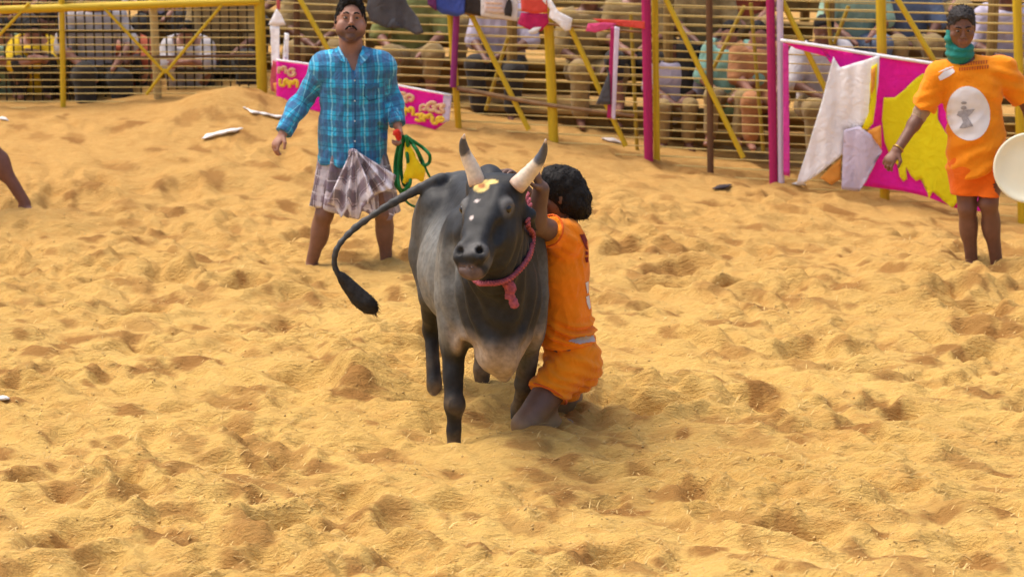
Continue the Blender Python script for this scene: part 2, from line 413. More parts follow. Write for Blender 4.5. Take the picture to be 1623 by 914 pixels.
def blotch_map():                      # scattered blotches of darker brown sand colour, laid independently of the relief
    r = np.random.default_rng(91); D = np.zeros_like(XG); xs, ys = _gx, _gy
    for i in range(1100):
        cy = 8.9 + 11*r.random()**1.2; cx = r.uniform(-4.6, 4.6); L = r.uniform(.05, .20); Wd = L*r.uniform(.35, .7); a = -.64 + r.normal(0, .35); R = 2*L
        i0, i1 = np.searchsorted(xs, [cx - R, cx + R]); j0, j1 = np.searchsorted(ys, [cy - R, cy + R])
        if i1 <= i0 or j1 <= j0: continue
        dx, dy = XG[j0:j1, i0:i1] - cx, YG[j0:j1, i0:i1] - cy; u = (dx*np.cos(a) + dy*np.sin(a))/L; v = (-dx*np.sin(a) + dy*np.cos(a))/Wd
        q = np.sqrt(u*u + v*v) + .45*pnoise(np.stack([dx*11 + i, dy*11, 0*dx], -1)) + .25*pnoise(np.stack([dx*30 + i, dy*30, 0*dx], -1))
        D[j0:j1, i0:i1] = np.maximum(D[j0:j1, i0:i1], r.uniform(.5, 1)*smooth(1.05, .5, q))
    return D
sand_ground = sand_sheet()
print('ground', round(time.time()-T0, 1))
# ------------------------------------------------------------------ the bull
BPSI = math.radians(10)
BF, BL, BZ = V(math.sin(BPSI), -math.cos(BPSI), 0), V(math.cos(BPSI), math.sin(BPSI), 0), V(0, 0, 1)
BO = gpx(720, 693) + .2*BL; BO[2] = 0
def B(u, v, w): return BO + u*BF + v*BL + w*BZ
BR = np.stack([BF, BL, BZ], 1)                    # columns: local axes
def make_bull():
    f = Field(.0105)
    E = lambda c, r, k=.06, R=BR: f.ell(B(*c), r, R, k)
    E((-.52, 0, .76), (.66, .275, .32)); E((-.50, 0, .72), (.46, .300, .29)); E((-.10, 0, .80), (.34, .245, .38), .1)
    for s in (-1, 1):
        E((-.05, .165*s, .82), (.17, .115, .33), .045); E((-.03, .185*s, .60), (.13, .085, .20), .04)
        E((-.98, .15*s, .76), (.24, .125, .32), .05); E((-.90, .15*s, 1.03), (.10, .07, .07), .08)
    E((-1.02, 0, .90), (.27, .20, .25), .1); E((.10, 0, .72), (.20, .19, .26), .1)
    f.cap(B(-.95, 0, 1.08), B(-.15, 0, 1.10), .07, .10, .10); E((-.10, .0, 1.17), (.21, .10, .19), .09)
    # head frame
    Pp, Pn = px(782, 297, 11.50), px(747, 410, 11.16)
    ax = unit(Pn - Pp); lat = unit(V(math.cos(.40), -math.sin(.40), .03)); lat = unit(lat - ax*(lat @ ax)); nn = np.cross(ax, lat)
    if nn[1] > 0: nn = -nn
    HL = np.linalg.norm(Pn - Pp)
    Hd = lambda t, l, n: Pp + ax*t*HL/.36 + lat*l + nn*n
    HR = np.stack([ax, lat, nn], 1)
    # neck and dewlap
    f.cap(B(-.02, 0, .98), Hd(.06, .0, -.14), .22, .145, .10, BL, .82); f.cap(B(.10, 0, .80), Hd(.20, .0, -.20), .20, .12, .1, BL, .85)
    f.cap(B(.16, 0, .74), B(.20, .0, .50), .16, .135, .08, BL, .85); f.cap(B(.20, 0, .56), B(.205, .02, .36), .125, .030, .05, BL, .95); f.cap(B(.26, 0, .92), B(.24, 0, .55), .11, .09, .08, BL, .6)
    # head
    f.cap(Hd(.015, 0, -.06), Hd(.18, 0, -.035), .126, .108, .05, nn, .92); f.cap(Hd(.18, 0, -.03), Hd(.30, 0, -.015), .090, .066, .05); f.cap(Hd(.05, .052, .022), Hd(.31, .030, .020), .045, .034, .02); f.cap(Hd(.05, -.052, .022), Hd(.31, -.030, .020), .045, .034, .02)
    f.cap(Hd(.335, -.038, .0), Hd(.335, .038, .0), .052, None, .03); f.cap(Hd(.355, -.036, .006), Hd(.355, .036, .006), .040, None, .02); f.cap(Hd(.382, -.030, -.036), Hd(.382, .030, -.036), .034, None, .015); f.cap(Hd(.33, 0, -.06), Hd(.378, 0, -.042), .055, .045, .03)
    f.cap(Hd(.13, .0, -.15), Hd(.33, .0, -.06), .105, .052, .06); f.cap(Hd(.15, .055, -.12), Hd(.22, .045, -.09), .07, .06, .05); f.cap(Hd(.15, -.055, -.12), Hd(.22, -.045, -.09), .07, .06, .05)
    for s in (-1, 1): f.ell(Hd(.225, .095*s, .0), (.06, .024, .035), HR, .03, 0, True)
    f.cap(Hd(-.02, -.09, -.03), Hd(-.02, .09, -.03), .055, None, .05)
    for s in (-1, 1):
        f.ell(Hd(.105, .100*s, .010), (.044, .032, .034), HR, .03); f.ell(Hd(.125, .124*s, .014), (.017, .012, .017), HR, .012, 0, True)
        f.cap(Hd(-.025, .085*s, -.03), Hd(-.04, .115*s, -.03), .045, .036, .03)
        f.ell(Hd(.350, .050*s, .040), (.017, .018, .020), HR, .010, 0, True)
        # ears, swept back
        e0, e1, e2 = Hd(.02, .11*s, -.10), Hd(.03, .14*s, -.16), Hd(.05, .165*s, -.24)
        f.cap(e0, e1, .026, .036, .02, nn, .6); f.cap(e1, e2, .036, .010, .02, nn, .5)
    f.cap(Hd(.394, -.075, -.012), Hd(.394, .075, -.012), .006, None, .006, sub=True)
    # legs
    def leg(pts, rs): f.chain([B(*p) for p in pts], rs, .035)
    leg([(-.04, -.18, .70), (-.07, -.195, .47), (.005, -.20, .17), (-.005, -.20, .03), (.0, -.20, -.08), (.05, -.20, -.16)], [.105, .062, .045, .033, .042, .055])
    f.ell(B(.012, -.20, .18), (.045, .043, .055), BR, .03)
    leg([(-.04, .18, .70), (-.10, .195, .47), (-.22, .20, .20), (-.40, .20, .02), (-.44, .20, -.10)], [.10, .064, .046, .036, .045])
    leg([(-.98, -.15, .72), (-.84, -.17, .55), (-1.04, -.165, .30), (-.93, -.165, .02), (-.90, -.165, -.16)], [.14, .085, .042, .036, .05])
    leg([(-.98, .15, .72), (-.90, .16, .55), (-1.12, .13, .31), (-1.04, .11, .06), (-1.01, .11, -.15)], [.14, .085, .044, .038, .05])
    for s in (-1, 1):                    # grooves between the muscles
        G = lambda a, b, r, k=.05: f.cap(B(*a), B(*b), r, None, k, sub=True)
        G((-.26, .300*s, .98), (-.20, .305*s, .56), .034); G((.085, .235*s, 1.0), (.125, .225*s, .58), .030); G((.09, .135*s, .50), (.02, .12*s, .40), .030, .03)
        G((-.74, .285*s, .98), (-.70, .315*s, .62), .036); G((-.86, .12*s, 1.16), (-.60, .16*s, 1.12), .030)
        G((-.98, .285*s, .62), (-.90, .275*s, .46), .022, .03); G((-.06, .300*s, .62), (-.04, .285*s, .46), .022, .03)
    # tail: one continuous whip from the rump out to the left
    tp = spline([B(-1.12, -.02, 1.06), px(704, 283, 12.82), px(676, 293, 12.80), px(640, 312, 12.80), px(600, 335, 12.78), px(562, 362, 12.75), px(535, 392, 12.7), px(530, 420, 12.7), px(541, 442, 12.7)], 22)
    f.chain(list(tp), list(np.interp(np.linspace(0, 1, 22), [0, .12, .4, .8, 1], [.042, .030, .019, .0125, .011])), .02)
    def hide(P, N):
        l = (P - BO) @ BR; u, v, w = l.T
        neckm = smooth(-.05, .12, u)*smooth(.45, .6, w)*smooth(1.25, 1.05, w)
        d = .009*neckm*np.sin(u*60 + w*14 + 3*pnoise(P*5)) + .005*pnoise(P*7) + .0015*pnoise(P*21)
        d = d + .010*smooth(.02, .1, u)*smooth(.62, .5, w)*np.sin(v*60 + 2.5*pnoise(P*4))*smooth(.34, .44, w)
        rib = smooth(-.85, -.7, u)*smooth(-.2, -.32, u)*smooth(.5, .6, w)*smooth(1.0, .9, w); return d + .0035*rib*np.sin(u*52 + w*6)
    Vt, Q = f.build(hide, relax=1)
    # own colours of the coat
    L = (Vt - BO) @ BR; u, v, w = L.T; hh = (Vt - Pp) @ HR*V(.36/HL, 1, 1)
    nz = .5*pnoise(Vt*4.2) + .3*pnoise(Vt*11 + 9)
    dark, flank, pale, black = V(.019, .020, .022), V(.165, .163, .150), V(.36, .28, .21), V(.012, .012, .014)
    C = np.tile(dark, (len(Vt), 1)); mixc = lambda C, m, c: C*(1-m[:, None]) + c*m[:, None]
    C = mixc(C, smooth(.0, .28, (v*-1) + .08*nz)*smooth(-.98, -.6, u)*smooth(.26, .06, u)*smooth(1.10, .92, w + .08*nz)*smooth(.42, .55, w), flank)
    C = mixc(C, smooth(-.02, .2, v)*smooth(-.98, -.6, u)*smooth(.2, .0, u)*smooth(1.05, .8, w)*.7, flank)
    C = mixc(C, smooth(-.8, -1.0, u)*.35*smooth(.6, .8, w), flank)
    C = mixc(C, smooth(.60, .48, w + .05*nz - .12*np.abs(v))*smooth(.02, .1, u)*smooth(.30, .36, w), pale)
    C = mixc(C, smooth(.56, .42, w)*smooth(-.2, -.3, u)*smooth(-.85, -.7, u)*.5*smooth(.12, .0, np.abs(v)), pale)
    C = mixc(C, smooth(.42, .25, w)*smooth(.5, .2, 0*w)*.6*(u < .15), black)
    head = smooth(.30, .22, np.abs(hh[:, 1]))*smooth(-.1, -.02, hh[:, 0])*smooth(-.26, -.16, hh[:, 2])*(w > .8)
    C = mixc(C, head*smooth(.31, .335, hh[:, 0] + .02*nz)*smooth(.375, .36, hh[:, 0])*(hh[:, 2] > -.06), V(.085, .083, .082))
    C = mixc(C, head*smooth(.386, .394, hh[:, 0])*smooth(.065, .045, np.abs(hh[:, 1])), V(.13, .085, .07))
    ey = np.minimum(*[np.linalg.norm(hh - V(.112, .108*s, .02), axis=1) for s in (-1, 1)]); C = mixc(C, smooth(.055, .03, ey)*head*.8, V(.13, .125, .12))
    nost = np.minimum(*[np.linalg.norm(hh - V(.350, .050*s, .036), axis=1) for s in (-1, 1)]); C = mixc(C, smooth(.027, .020, nost), V(.012, .011, .011))
    # painted forehead mark and two daubs
    def ring(c, r1, r0): d = np.linalg.norm((hh[:, :2] - V(*c))*V(1, 1), axis=1); return d
    dm = np.linalg.norm((hh[:, :2] - V(.035, -.030))*V(1.0, .95), axis=1) + .006*nz; front = (hh[:, 2] > -.02)*head
    wing = np.linalg.norm((hh[:, :2] - V(.012, .012))*V(1.6, .75), axis=1)
    C = mixc(C, front*np.maximum(smooth(.040, .032, dm), smooth(.026, .018, wing)), V(.80, .58, .18)); C = mixc(C, front*smooth(.019, .012, dm), V(.55, .20, .06))
    for c_, r_ in (((.115, -.030), .010), ((.205, -.028), .009)): C = mixc(C, front*smooth(r_ + .004, r_ - .003, np.linalg.norm(hh[:, :2] - V(*c_), axis=1)), V(.62, .52, .48))
    dust = smooth(.28, .02, w)*.45*smooth(-.25, .35, nz) + smooth(.25, .6, .5*pnoise(Vt*3.1 + 5) + .5*pnoise(Vt*9))*.22*(u < .05)*smooth(1.1, .8, w); C = mixc(C, dust, V(.36, .24, .12))
    tl = smooth(-1.16, -1.3, u)*smooth(.3, .5, w); C = mixc(C, tl*.8*(v < -.1), V(.115, .085, .065))
    root = empty('bull', B(-.4, 0, 0), 'dark grey humped bull with pale upright horns, tail swung out to one side', 'bull')
    body = mesh('body', Vt, Q, attr_mat('bull_hide', .56, .30, .28, 34, .25, 190, 0), root, attrs={'col': C})
    # horns
    def horn(pts, rs):
        P = spline(pts, 26); t = np.linspace(0, 1, 26); r = np.interp(t, np.linspace(0, 1, len(rs)), rs)*(1 + .03*np.sin(t*t*110) + .02*np.sin(t*37)); Vh, Fh = tube_data(P, r, 16)
        tt = np.repeat(t, 16) + .07*pnoise(Vh*45); Ch = np.tile(V(.72, .60, .47), (len(Vh), 1))
        Ch = mixc(Ch, smooth(.18, .0, tt), V(.55, .36, .26)); Ch = mixc(Ch, smooth(.48, .56, tt), V(.075, .08, .10)); Ch = mixc(Ch, smooth(.92, .96, tt), V(.62, .50, .40))
        mesh('horn', Vh, Fh, attr_mat('horn_keratin', .38, .5, .12, 60, .2, 90), root, attrs={'col': Ch})
    horn([px(757, 292, 11.50), px(749, 268, 11.50), px(738, 244, 11.50), px(734, 226, 11.47), px(736, 213, 11.44)], [.041, .036, .028, .018, .004])
    horn([px(818, 296, 11.46), px(836, 277, 11.45), px(853, 257, 11.42), px(862, 238, 11.40), px(865, 221, 11.36)], [.043, .038, .029, .018, .004])
    for s in (-1, 1):
        e = Field(.003); e.ell(Hd(.120, .113*s, .012), (.021, .016, .021), HR, .004); Ve, Qe = e.build(); mesh('eye', Ve, Qe, pmat('bull_eye', (.012, .009, .008), .12, .2, 40, 0, .6), root)
    # tail switch of long dark hair
    sw = Field(.008); sp_ = spline([px(536, 432, 12.7), px(550, 449, 12.7), px(568, 470, 12.69), px(584, 484, 12.68), px(594, 492, 12.68)], 10)
    sw.chain(list(sp_), [.013, .020, .027, .033, .038, .041, .041, .036, .026, .010], .02, V(0, 1, 0), .7)
    Vs, Qs = sw.build(lambda P, N: .003*pnoise(P*30) + .0015*pnoise(P*90)); dirv = unit(sp_[-1] - sp_[0]); r = np.random.default_rng(4)
    Vs, Qs = list(Vs), list(map(tuple, Qs)); n0 = len(Vs)
    for i in r.choice(n0, 150):
        p = Vs[i]; d = unit(dirv + r.normal(0, .22, 3)); L_ = r.uniform(.015, .04); sd = unit(np.cross(d, V(0, 1, 0)))*.0022; k = len(Vs); Vs += [p - sd, p + sd, p + d*L_]; Qs.append((k, k+1, k+2))
    mesh('tail_switch', Vs, Qs, pmat('tail_hair', (.020, .017, .015), .6, .4, 60, .5), root)
    return root, Vt, Q, Hd, HR
bull, bull_V, bull_Q, bull_H, bull_HR = make_bull()
bull_tree = bvh(bull_V, bull_Q)
def hit(tree, x, y, off=.0):         # where the sight line through a photo pixel meets a surface
    d = Vector(ray(x, y)).normalized(); h = tree.ray_cast(Vector((0, 0, CAMZ)), d)
    if h[0] is None: return None
    n = h[1] if h[1].dot(d) < 0 else -h[1]
    return np.array(h[0]) + np.array(n)*off
# twisted neck rope with a knot
def neck_rope():
    P = [hit(bull_tree, x, y, .012) for x, y in ((836, 352), (841, 372), (840, 392), (833, 410), (821, 426), (806, 438), (790, 445), (774, 446), (758, 444))]
    P = [p for p in P if p is not None]
    c = np.mean(P, 0)
    P = P + [P[-1] + V(-.06, .14, .05), P[-1] + V(-.05, .30, .18)]; P = [P[0] + V(-.02, .22, .16), P[0] + V(.01, .10, .07)] + P
    S = spline(P, 150); Tn, N, Bn = frame_path(S); ph = np.linspace(0, 2*np.pi*26, 150)
    root = empty('neck_rope', S[75], 'twisted pink rope looped round the bull\'s neck with a knotted tassel', 'rope')
    m = pmat('pink_rope', (.36, .085, .11), .85, .35, 60, .4)
    for s in (0, math.pi): tube('strand', S + .0072*(np.cos(ph + s)[:, None]*N + np.sin(ph + s)[:, None]*Bn), .0082, m, root, 7)
    k = hit(bull_tree, 803, 447, .02); f = Field(.004)
    f.ell(k, (.030, .026, .024), None, .01); f.ell(k + V(.016, -.01, -.02), (.022, .02, .024), None, .01); f.cap(k + V(.0, 0, -.02), k + V(.028, -.005, -.095), .015, .022, .01); f.cap(k + V(.0, 0, -.02), k + V(-.005, -.005, -.06), .012, .013, .01)
    Vk, Qk = f.build(lambda P, N: .004*pnoise(P*90)); mesh('knot', Vk, Qk, m, root)
neck_rope()
print('bull', round(time.time()-T0, 1))
# ------------------------------------------------------------------ people
def rotm(fwd, up):                    # columns: right(person's left is -right), fwd, up
    f_ = unit(fwd); u = unit(np.asarray(up, float) - f_*(np.asarray(up, float) @ f_)); r = np.cross(f_, u); return np.stack([r, f_, u], 1)
def head(f, c, R, s=1., neck=None, nr=.056, detail=True):
    L = lambda x, y, z: c + R @ (V(x, y, z)*s)
    f.ell(L(0, -.012, .035), V(.077, .097, .088)*s, R, .02, 1); f.cap(L(0, .012, .0), L(0, .040, -.070), .068*s, .044*s, .03, None, 1, 1)
    f.cap(L(-.034, .03, -.045), L(.034, .03, -.045), .038*s, None, .03, None, 1, 1); f.ell(L(0, .068, -.097), V(.024, .018, .018)*s, R, .02, 1)
    if detail:
        f.cap(L(0, .088, .016), L(0, .104, -.022), .009*s, .0125*s, .012, None, 1, 1)
        for q in (-1, 1):
            f.ell(L(.013*q, .094, -.026), V(.0085, .009, .008)*s, R, .006, 1)
            f.cap(L(.012*q, .083, .030), L(.045*q, .070, .031), .011*s, .008*s, .01, None, 1, 1)
            f.ell(L(.031*q, .100, .012), V(.017, .014, .011)*s, R, .010, 1, True)
            f.ell(L(.079*q, -.012, -.002), V(.011, .021, .034)*s, R, .008, 1); f.ell(L(.050*q, .052, -.022), V(.022, .02, .02)*s, R, .02, 1)
        f.cap(L(-.021, .082, -.052), L(.021, .082, -.052), .0065*s, None, .006, None, 1, 2); f.cap(L(-.017, .081, -.064), L(.017, .081, -.064), .0075*s, None, .006, None, 1, 2)
    if neck is not None: f.cap(L(0, -.022, -.05), neck, nr*s, nr*1.12*s, .035, None, 1, 0)
    return L
def hand(f, w, d, n, th, curl=.45, s=1.):
    d = unit(d); n = unit(np.asarray(n, float) - d*(np.asarray(n, float) @ d)); t = np.cross(n, d); t = t if t @ np.asarray(th, float) > 0 else -t
    f.cap(w + d*.012*s, w + d*.070*s, .030*s, .040*s, .02, n, .52, 3)
    for i, ln in enumerate((.070, .079, .074, .058)):
        b = w + d*(.090 - .004*abs(i - 1.3))*s + t*(1.5 - i)*.0200*s; a = curl*(.5 + .12*i)
        for q, m in enumerate((.45, .32, .23)):
            e = b + (d*math.cos(a) + n*math.sin(a) + t*(1.5 - i)*.04)*ln*m*s; f.cap(b, e, (.0100 - .0008*q)*s, (.0094 - .0009*q)*s, .004, None, 1, 3); b = e; a += curl*.9
    b = w + d*.028*s + t*.030*s; e = b + unit(d*.7 + t*.75 + n*.25)*.042*s; f.cap(b, e, .014*s, .0115*s, .008, None, 1, 3); f.cap(e, e + unit(d + n*.55 + t*.1)*.036*s, .0110*s, .0085*s, .004, None, 1, 3)
def skin_attr(f, Vt, base, extra=None):
    tg = f.tags(Vt); C = np.tile(np.asarray(base), (len(Vt), 1)); n = .10*pnoise(Vt*9) + .06*pnoise(Vt*30); C = C*(1 + n)[:, None]
    C[tg == 2] = C[tg == 2]*.7 + V(.20, .075, .06)*.5; C[tg == 3] *= 1.06
    if extra: C = extra(Vt, C)
    return C
SKIN = lambda: attr_mat('skin', .52, .45, .10, 25, .12, 260)
def torso(f, J, fw, infl=0., k=.06, tag=0, belly=1.):
    P, W_, Ch, N = J['pelvis'], J['waist'], J['chest'], J['neck']
    f.cap(P, W_, .155 + infl, (.138 + infl)*belly, k, fw, .70, tag); f.cap(W_, Ch, (.138 + infl)*belly, .158 + infl, k, fw, .68, tag)
    f.cap(Ch, Ch + (N - Ch)*.45, .155 + infl, .12 + infl, k, fw, .66, tag)
    for s in 'LR': f.cap(Ch + (N - Ch)*.55, J['sh'+s] + (Ch - J['sh'+s])*.08, .072 + infl, .062 + infl, .05, None, 1, tag)
    f.cap(J['shL'], J['shR'], .060 + infl, None, .05, None, 1, tag)
def arm(f, J, s, infl=0., tag=0, upto=1., r=(.054, .043, .030)):
    a, b, c = J['sh'+s], J['el'+s], J['wr'+s]
    f.cap(a, b, r[0] + infl, r[1] + infl, .03, None, 1, tag)
    if upto > 0: e = b + (c - b)*upto; f.cap(b, e, r[1] + infl, (r[1] + (r[2] - r[1])*upto) + infl, .025, None, 1, tag); f.ell(b + (c - b)*.22*upto, (.042 + infl,)*3, None, .03, tag)
def leg(f, J, s, infl=0., tag=0, foot=True, r=(.088, .058, .040)):
    a, b, c = J['hip'+s], J['kn'+s], J['an'+s]
    f.cap(a, b, r[0] + infl, r[1] + infl, .04, None, 1, tag); f.cap(b, c, r[1]*.96 + infl, r[2] + infl, .03, None, 1, tag)
    back = J.get('calf'+s, V(0, .022, 0)); f.ell(b + (c - b)*.33 + back, (.056 + infl, .056 + infl, .11 + infl), None, .04, tag)
    if foot and 'toe'+s in J:
        t = J['toe'+s]; f.cap(c + V(0, 0, -.035), t, .036, .030, .025, V(0, 0, 1), .75, tag); f.ell(c - (t - c)*.22 + V(0, 0, -.04), (.034, .034, .032), None, .02, tag)
def eyes(L, R, s, parent):
    w = pmat('eye_white', (.20, .16, .14), .35, .05, 30, 0, .4); d = pmat('iris', (.02, .012, .008), .2, .1, 30, 0, .5)
    for q in (-1, 1):
        e = Field(.0025); e.ell(L(.031*q, .0765, .011), V(.0135, .0115, .0062)*s, R, .003); Ve, Qe = e.build(); o = mesh('eye', Ve, Qe, w, parent)
        e = Field(.0015); e.ell(L(.031*q, .0864, .0108), V(.0064, .0030, .0052)*s, R, .002); Ve, Qe = e.build(); mesh('iris', Ve, Qe, d, o)
def brows(tree_V, tree_Q, L, s, parent, mat):
    for q in (-1, 1):
        P = [L(.012*q, .094, .034), L(.028*q, .092, .040), L(.047*q, .077, .036)]; Vt, F = tube_data(spline(P, 9), np.array([.003, .0042, .0046, .0046, .0045, .004, .0036, .003, .0016])*s, 6); mesh('eyebrow', Vt, F, mat, parent)
HAIR = lambda: pmat('black_hair', (.013, .011, .010), .72, .4, 50, .6, .2, 0, 140)
def strands(Vh, Qh, n, l0, l1, bias, seed=8):
    r = np.random.default_rng(seed); N = vnormals(Vh, Qh); Vl, Ql = list(Vh), list(map(tuple, Qh))
    for i in r.choice(len(Vh), n):
        q = Vh[i] - N[i]*.004; d = unit(N[i]*.6 + r.normal(0, .6, 3) + bias); d2 = unit(d + r.normal(0, .7, 3) + bias); l = r.uniform(l0, l1); sd = unit(np.cross(d, r.normal(0, 1, 3)))*.0022; k = len(Vl); m_ = q + d*l
        Vl += [q - sd, q + sd, m_ + sd*.8, m_ - sd*.8, m_ + d2*l]; Ql += [(k, k+1, k+2, k+3), (k+3, k+2, k+4)]
    return Vl, Ql
def short_hair(L, R, s, parent, top=.03, hairline=.058, col_=None):
    f = Field(.005); f.ell(L(0, -.018, .046), V(.083, .103, .088)*s, R, .02); f.ell(L(0, .012, .095), V(.066, .074, .030 + top)*s, R, .03)
    f.cap(L(-.076, -.005, .02), L(-.078, .004, -.012), .012*s, .006*s, .015); f.cap(L(.076, -.005, .02), L(.078, .004, -.012), .012*s, .006*s, .015)
    f.ell(L(0, .115, hairline - .062), V(.074, .082, .090)*s, R, .012, 0, True); f.ell(L(0, -.01, -.085), V(.13, .16, .085)*s, R, .02, 0, True)
    Vt, Q = f.build(lambda P, N: .007*pnoise(P*45) + .005*pnoise(P*110)); Vt, Q = strands(Vt, Q, 1800, .004, .011, V(0, 0, .3), int(abs(hairline)*1000)); return mesh('hair', Vt, Q, col_ or HAIR(), parent)
def folds(P, N, d=(0, 0, 1), amp=.006, f=16, seed=0, stretch=.3):
    d = unit(d); q = P + ((P @ d)*(stretch - 1))[..., None]*d + seed*3.7
    a = pnoise(q*f*.45); b = 1 - 2*np.abs(pnoise(q*f + a[..., None]*.8)); return amp*(.9*a + .55*b)
def patch(tree, outline, mat, name, parent, step=.8, off=.004):   # flat print or sewn piece that follows a surface
    O = np.asarray(outline, float); x0, y0 = O.min(0); x1, y1 = O.max(0); nx, ny = int((x1-x0)/step) + 2, int((y1-y0)/step) + 2
    def inside(x, y):
        c = False
        for i in range(len(O)):
            (a, b), (p, q) = O[i], O[i-1]
            if (b > y) != (q > y) and x < (p - a)*(y - b)/(q - b) + a: c = not c
        return c
    idx = {}; Vt = []; F = []
    def vert(i, j):
        if (i, j) not in idx:
            h = hit(tree, x0 + i*step, y0 + j*step, off); idx[(i, j)] = -1 if h is None else len(Vt)
            if h is not None: Vt.append(h)
        return idx[(i, j)]
    for j in range(ny):
        for i in range(nx):
            if inside(x0 + (i+.5)*step, y0 + (j+.5)*step):
                q = [vert(i, j+1), vert(i+1, j+1), vert(i+1, j), vert(i, j)]
                if min(q) >= 0: F.append(q)
    if F: return mesh(name, Vt, F, mat, parent)
def ellipse(cx, cy, rx, ry, n=40, rot=0): a = np.linspace(0, 2*np.pi, n, endpoint=False); x, y = rx*np.cos(a), ry*np.sin(a); return np.stack([cx + x*math.cos(rot) - y*math.sin(rot), cy + x*math.sin(rot) + y*math.cos(rot)], 1)

# --- plaid cloths, patterned by a per-vertex cloth coordinate
def plaid(name, base, bands, thin=None, wear=.2):
    t = NT(name); s_ = t.n('ShaderNodeSeparateXYZ'); t.l(t.attr('pat'), s_.inputs[0]); c = base
    w = t.noise(7, 3)
    for axis, period, lo, hi, colr, alpha in bands:
        x = t.math('ADD', s_.outputs[axis], t.math('MULTIPLY', w, .035)); fr = t.math('FRACT', t.math('DIVIDE', x, period))
        m = t.math('MULTIPLY', t.math('GREATER_THAN', fr, lo), t.math('LESS_THAN', fr, hi)); c = t.mix(t.math('MULTIPLY', m, alpha), c, colr)
    g = t.ramp(t.noise(30, 4), [(.3, (1 - wear,)*3), (.7, (1 + wear,)*3)]); c = t.mix(1., c, g, 'MULTIPLY'); t.bump(t.math('ADD', t.math('MULTIPLY', t.noise(350, 1), .08), t.noise(10, 3, .5, None, 1.8)), .6, .025); t.b.inputs['Sheen Weight'].default_value = .15
    return t.out(c, .85, .2)

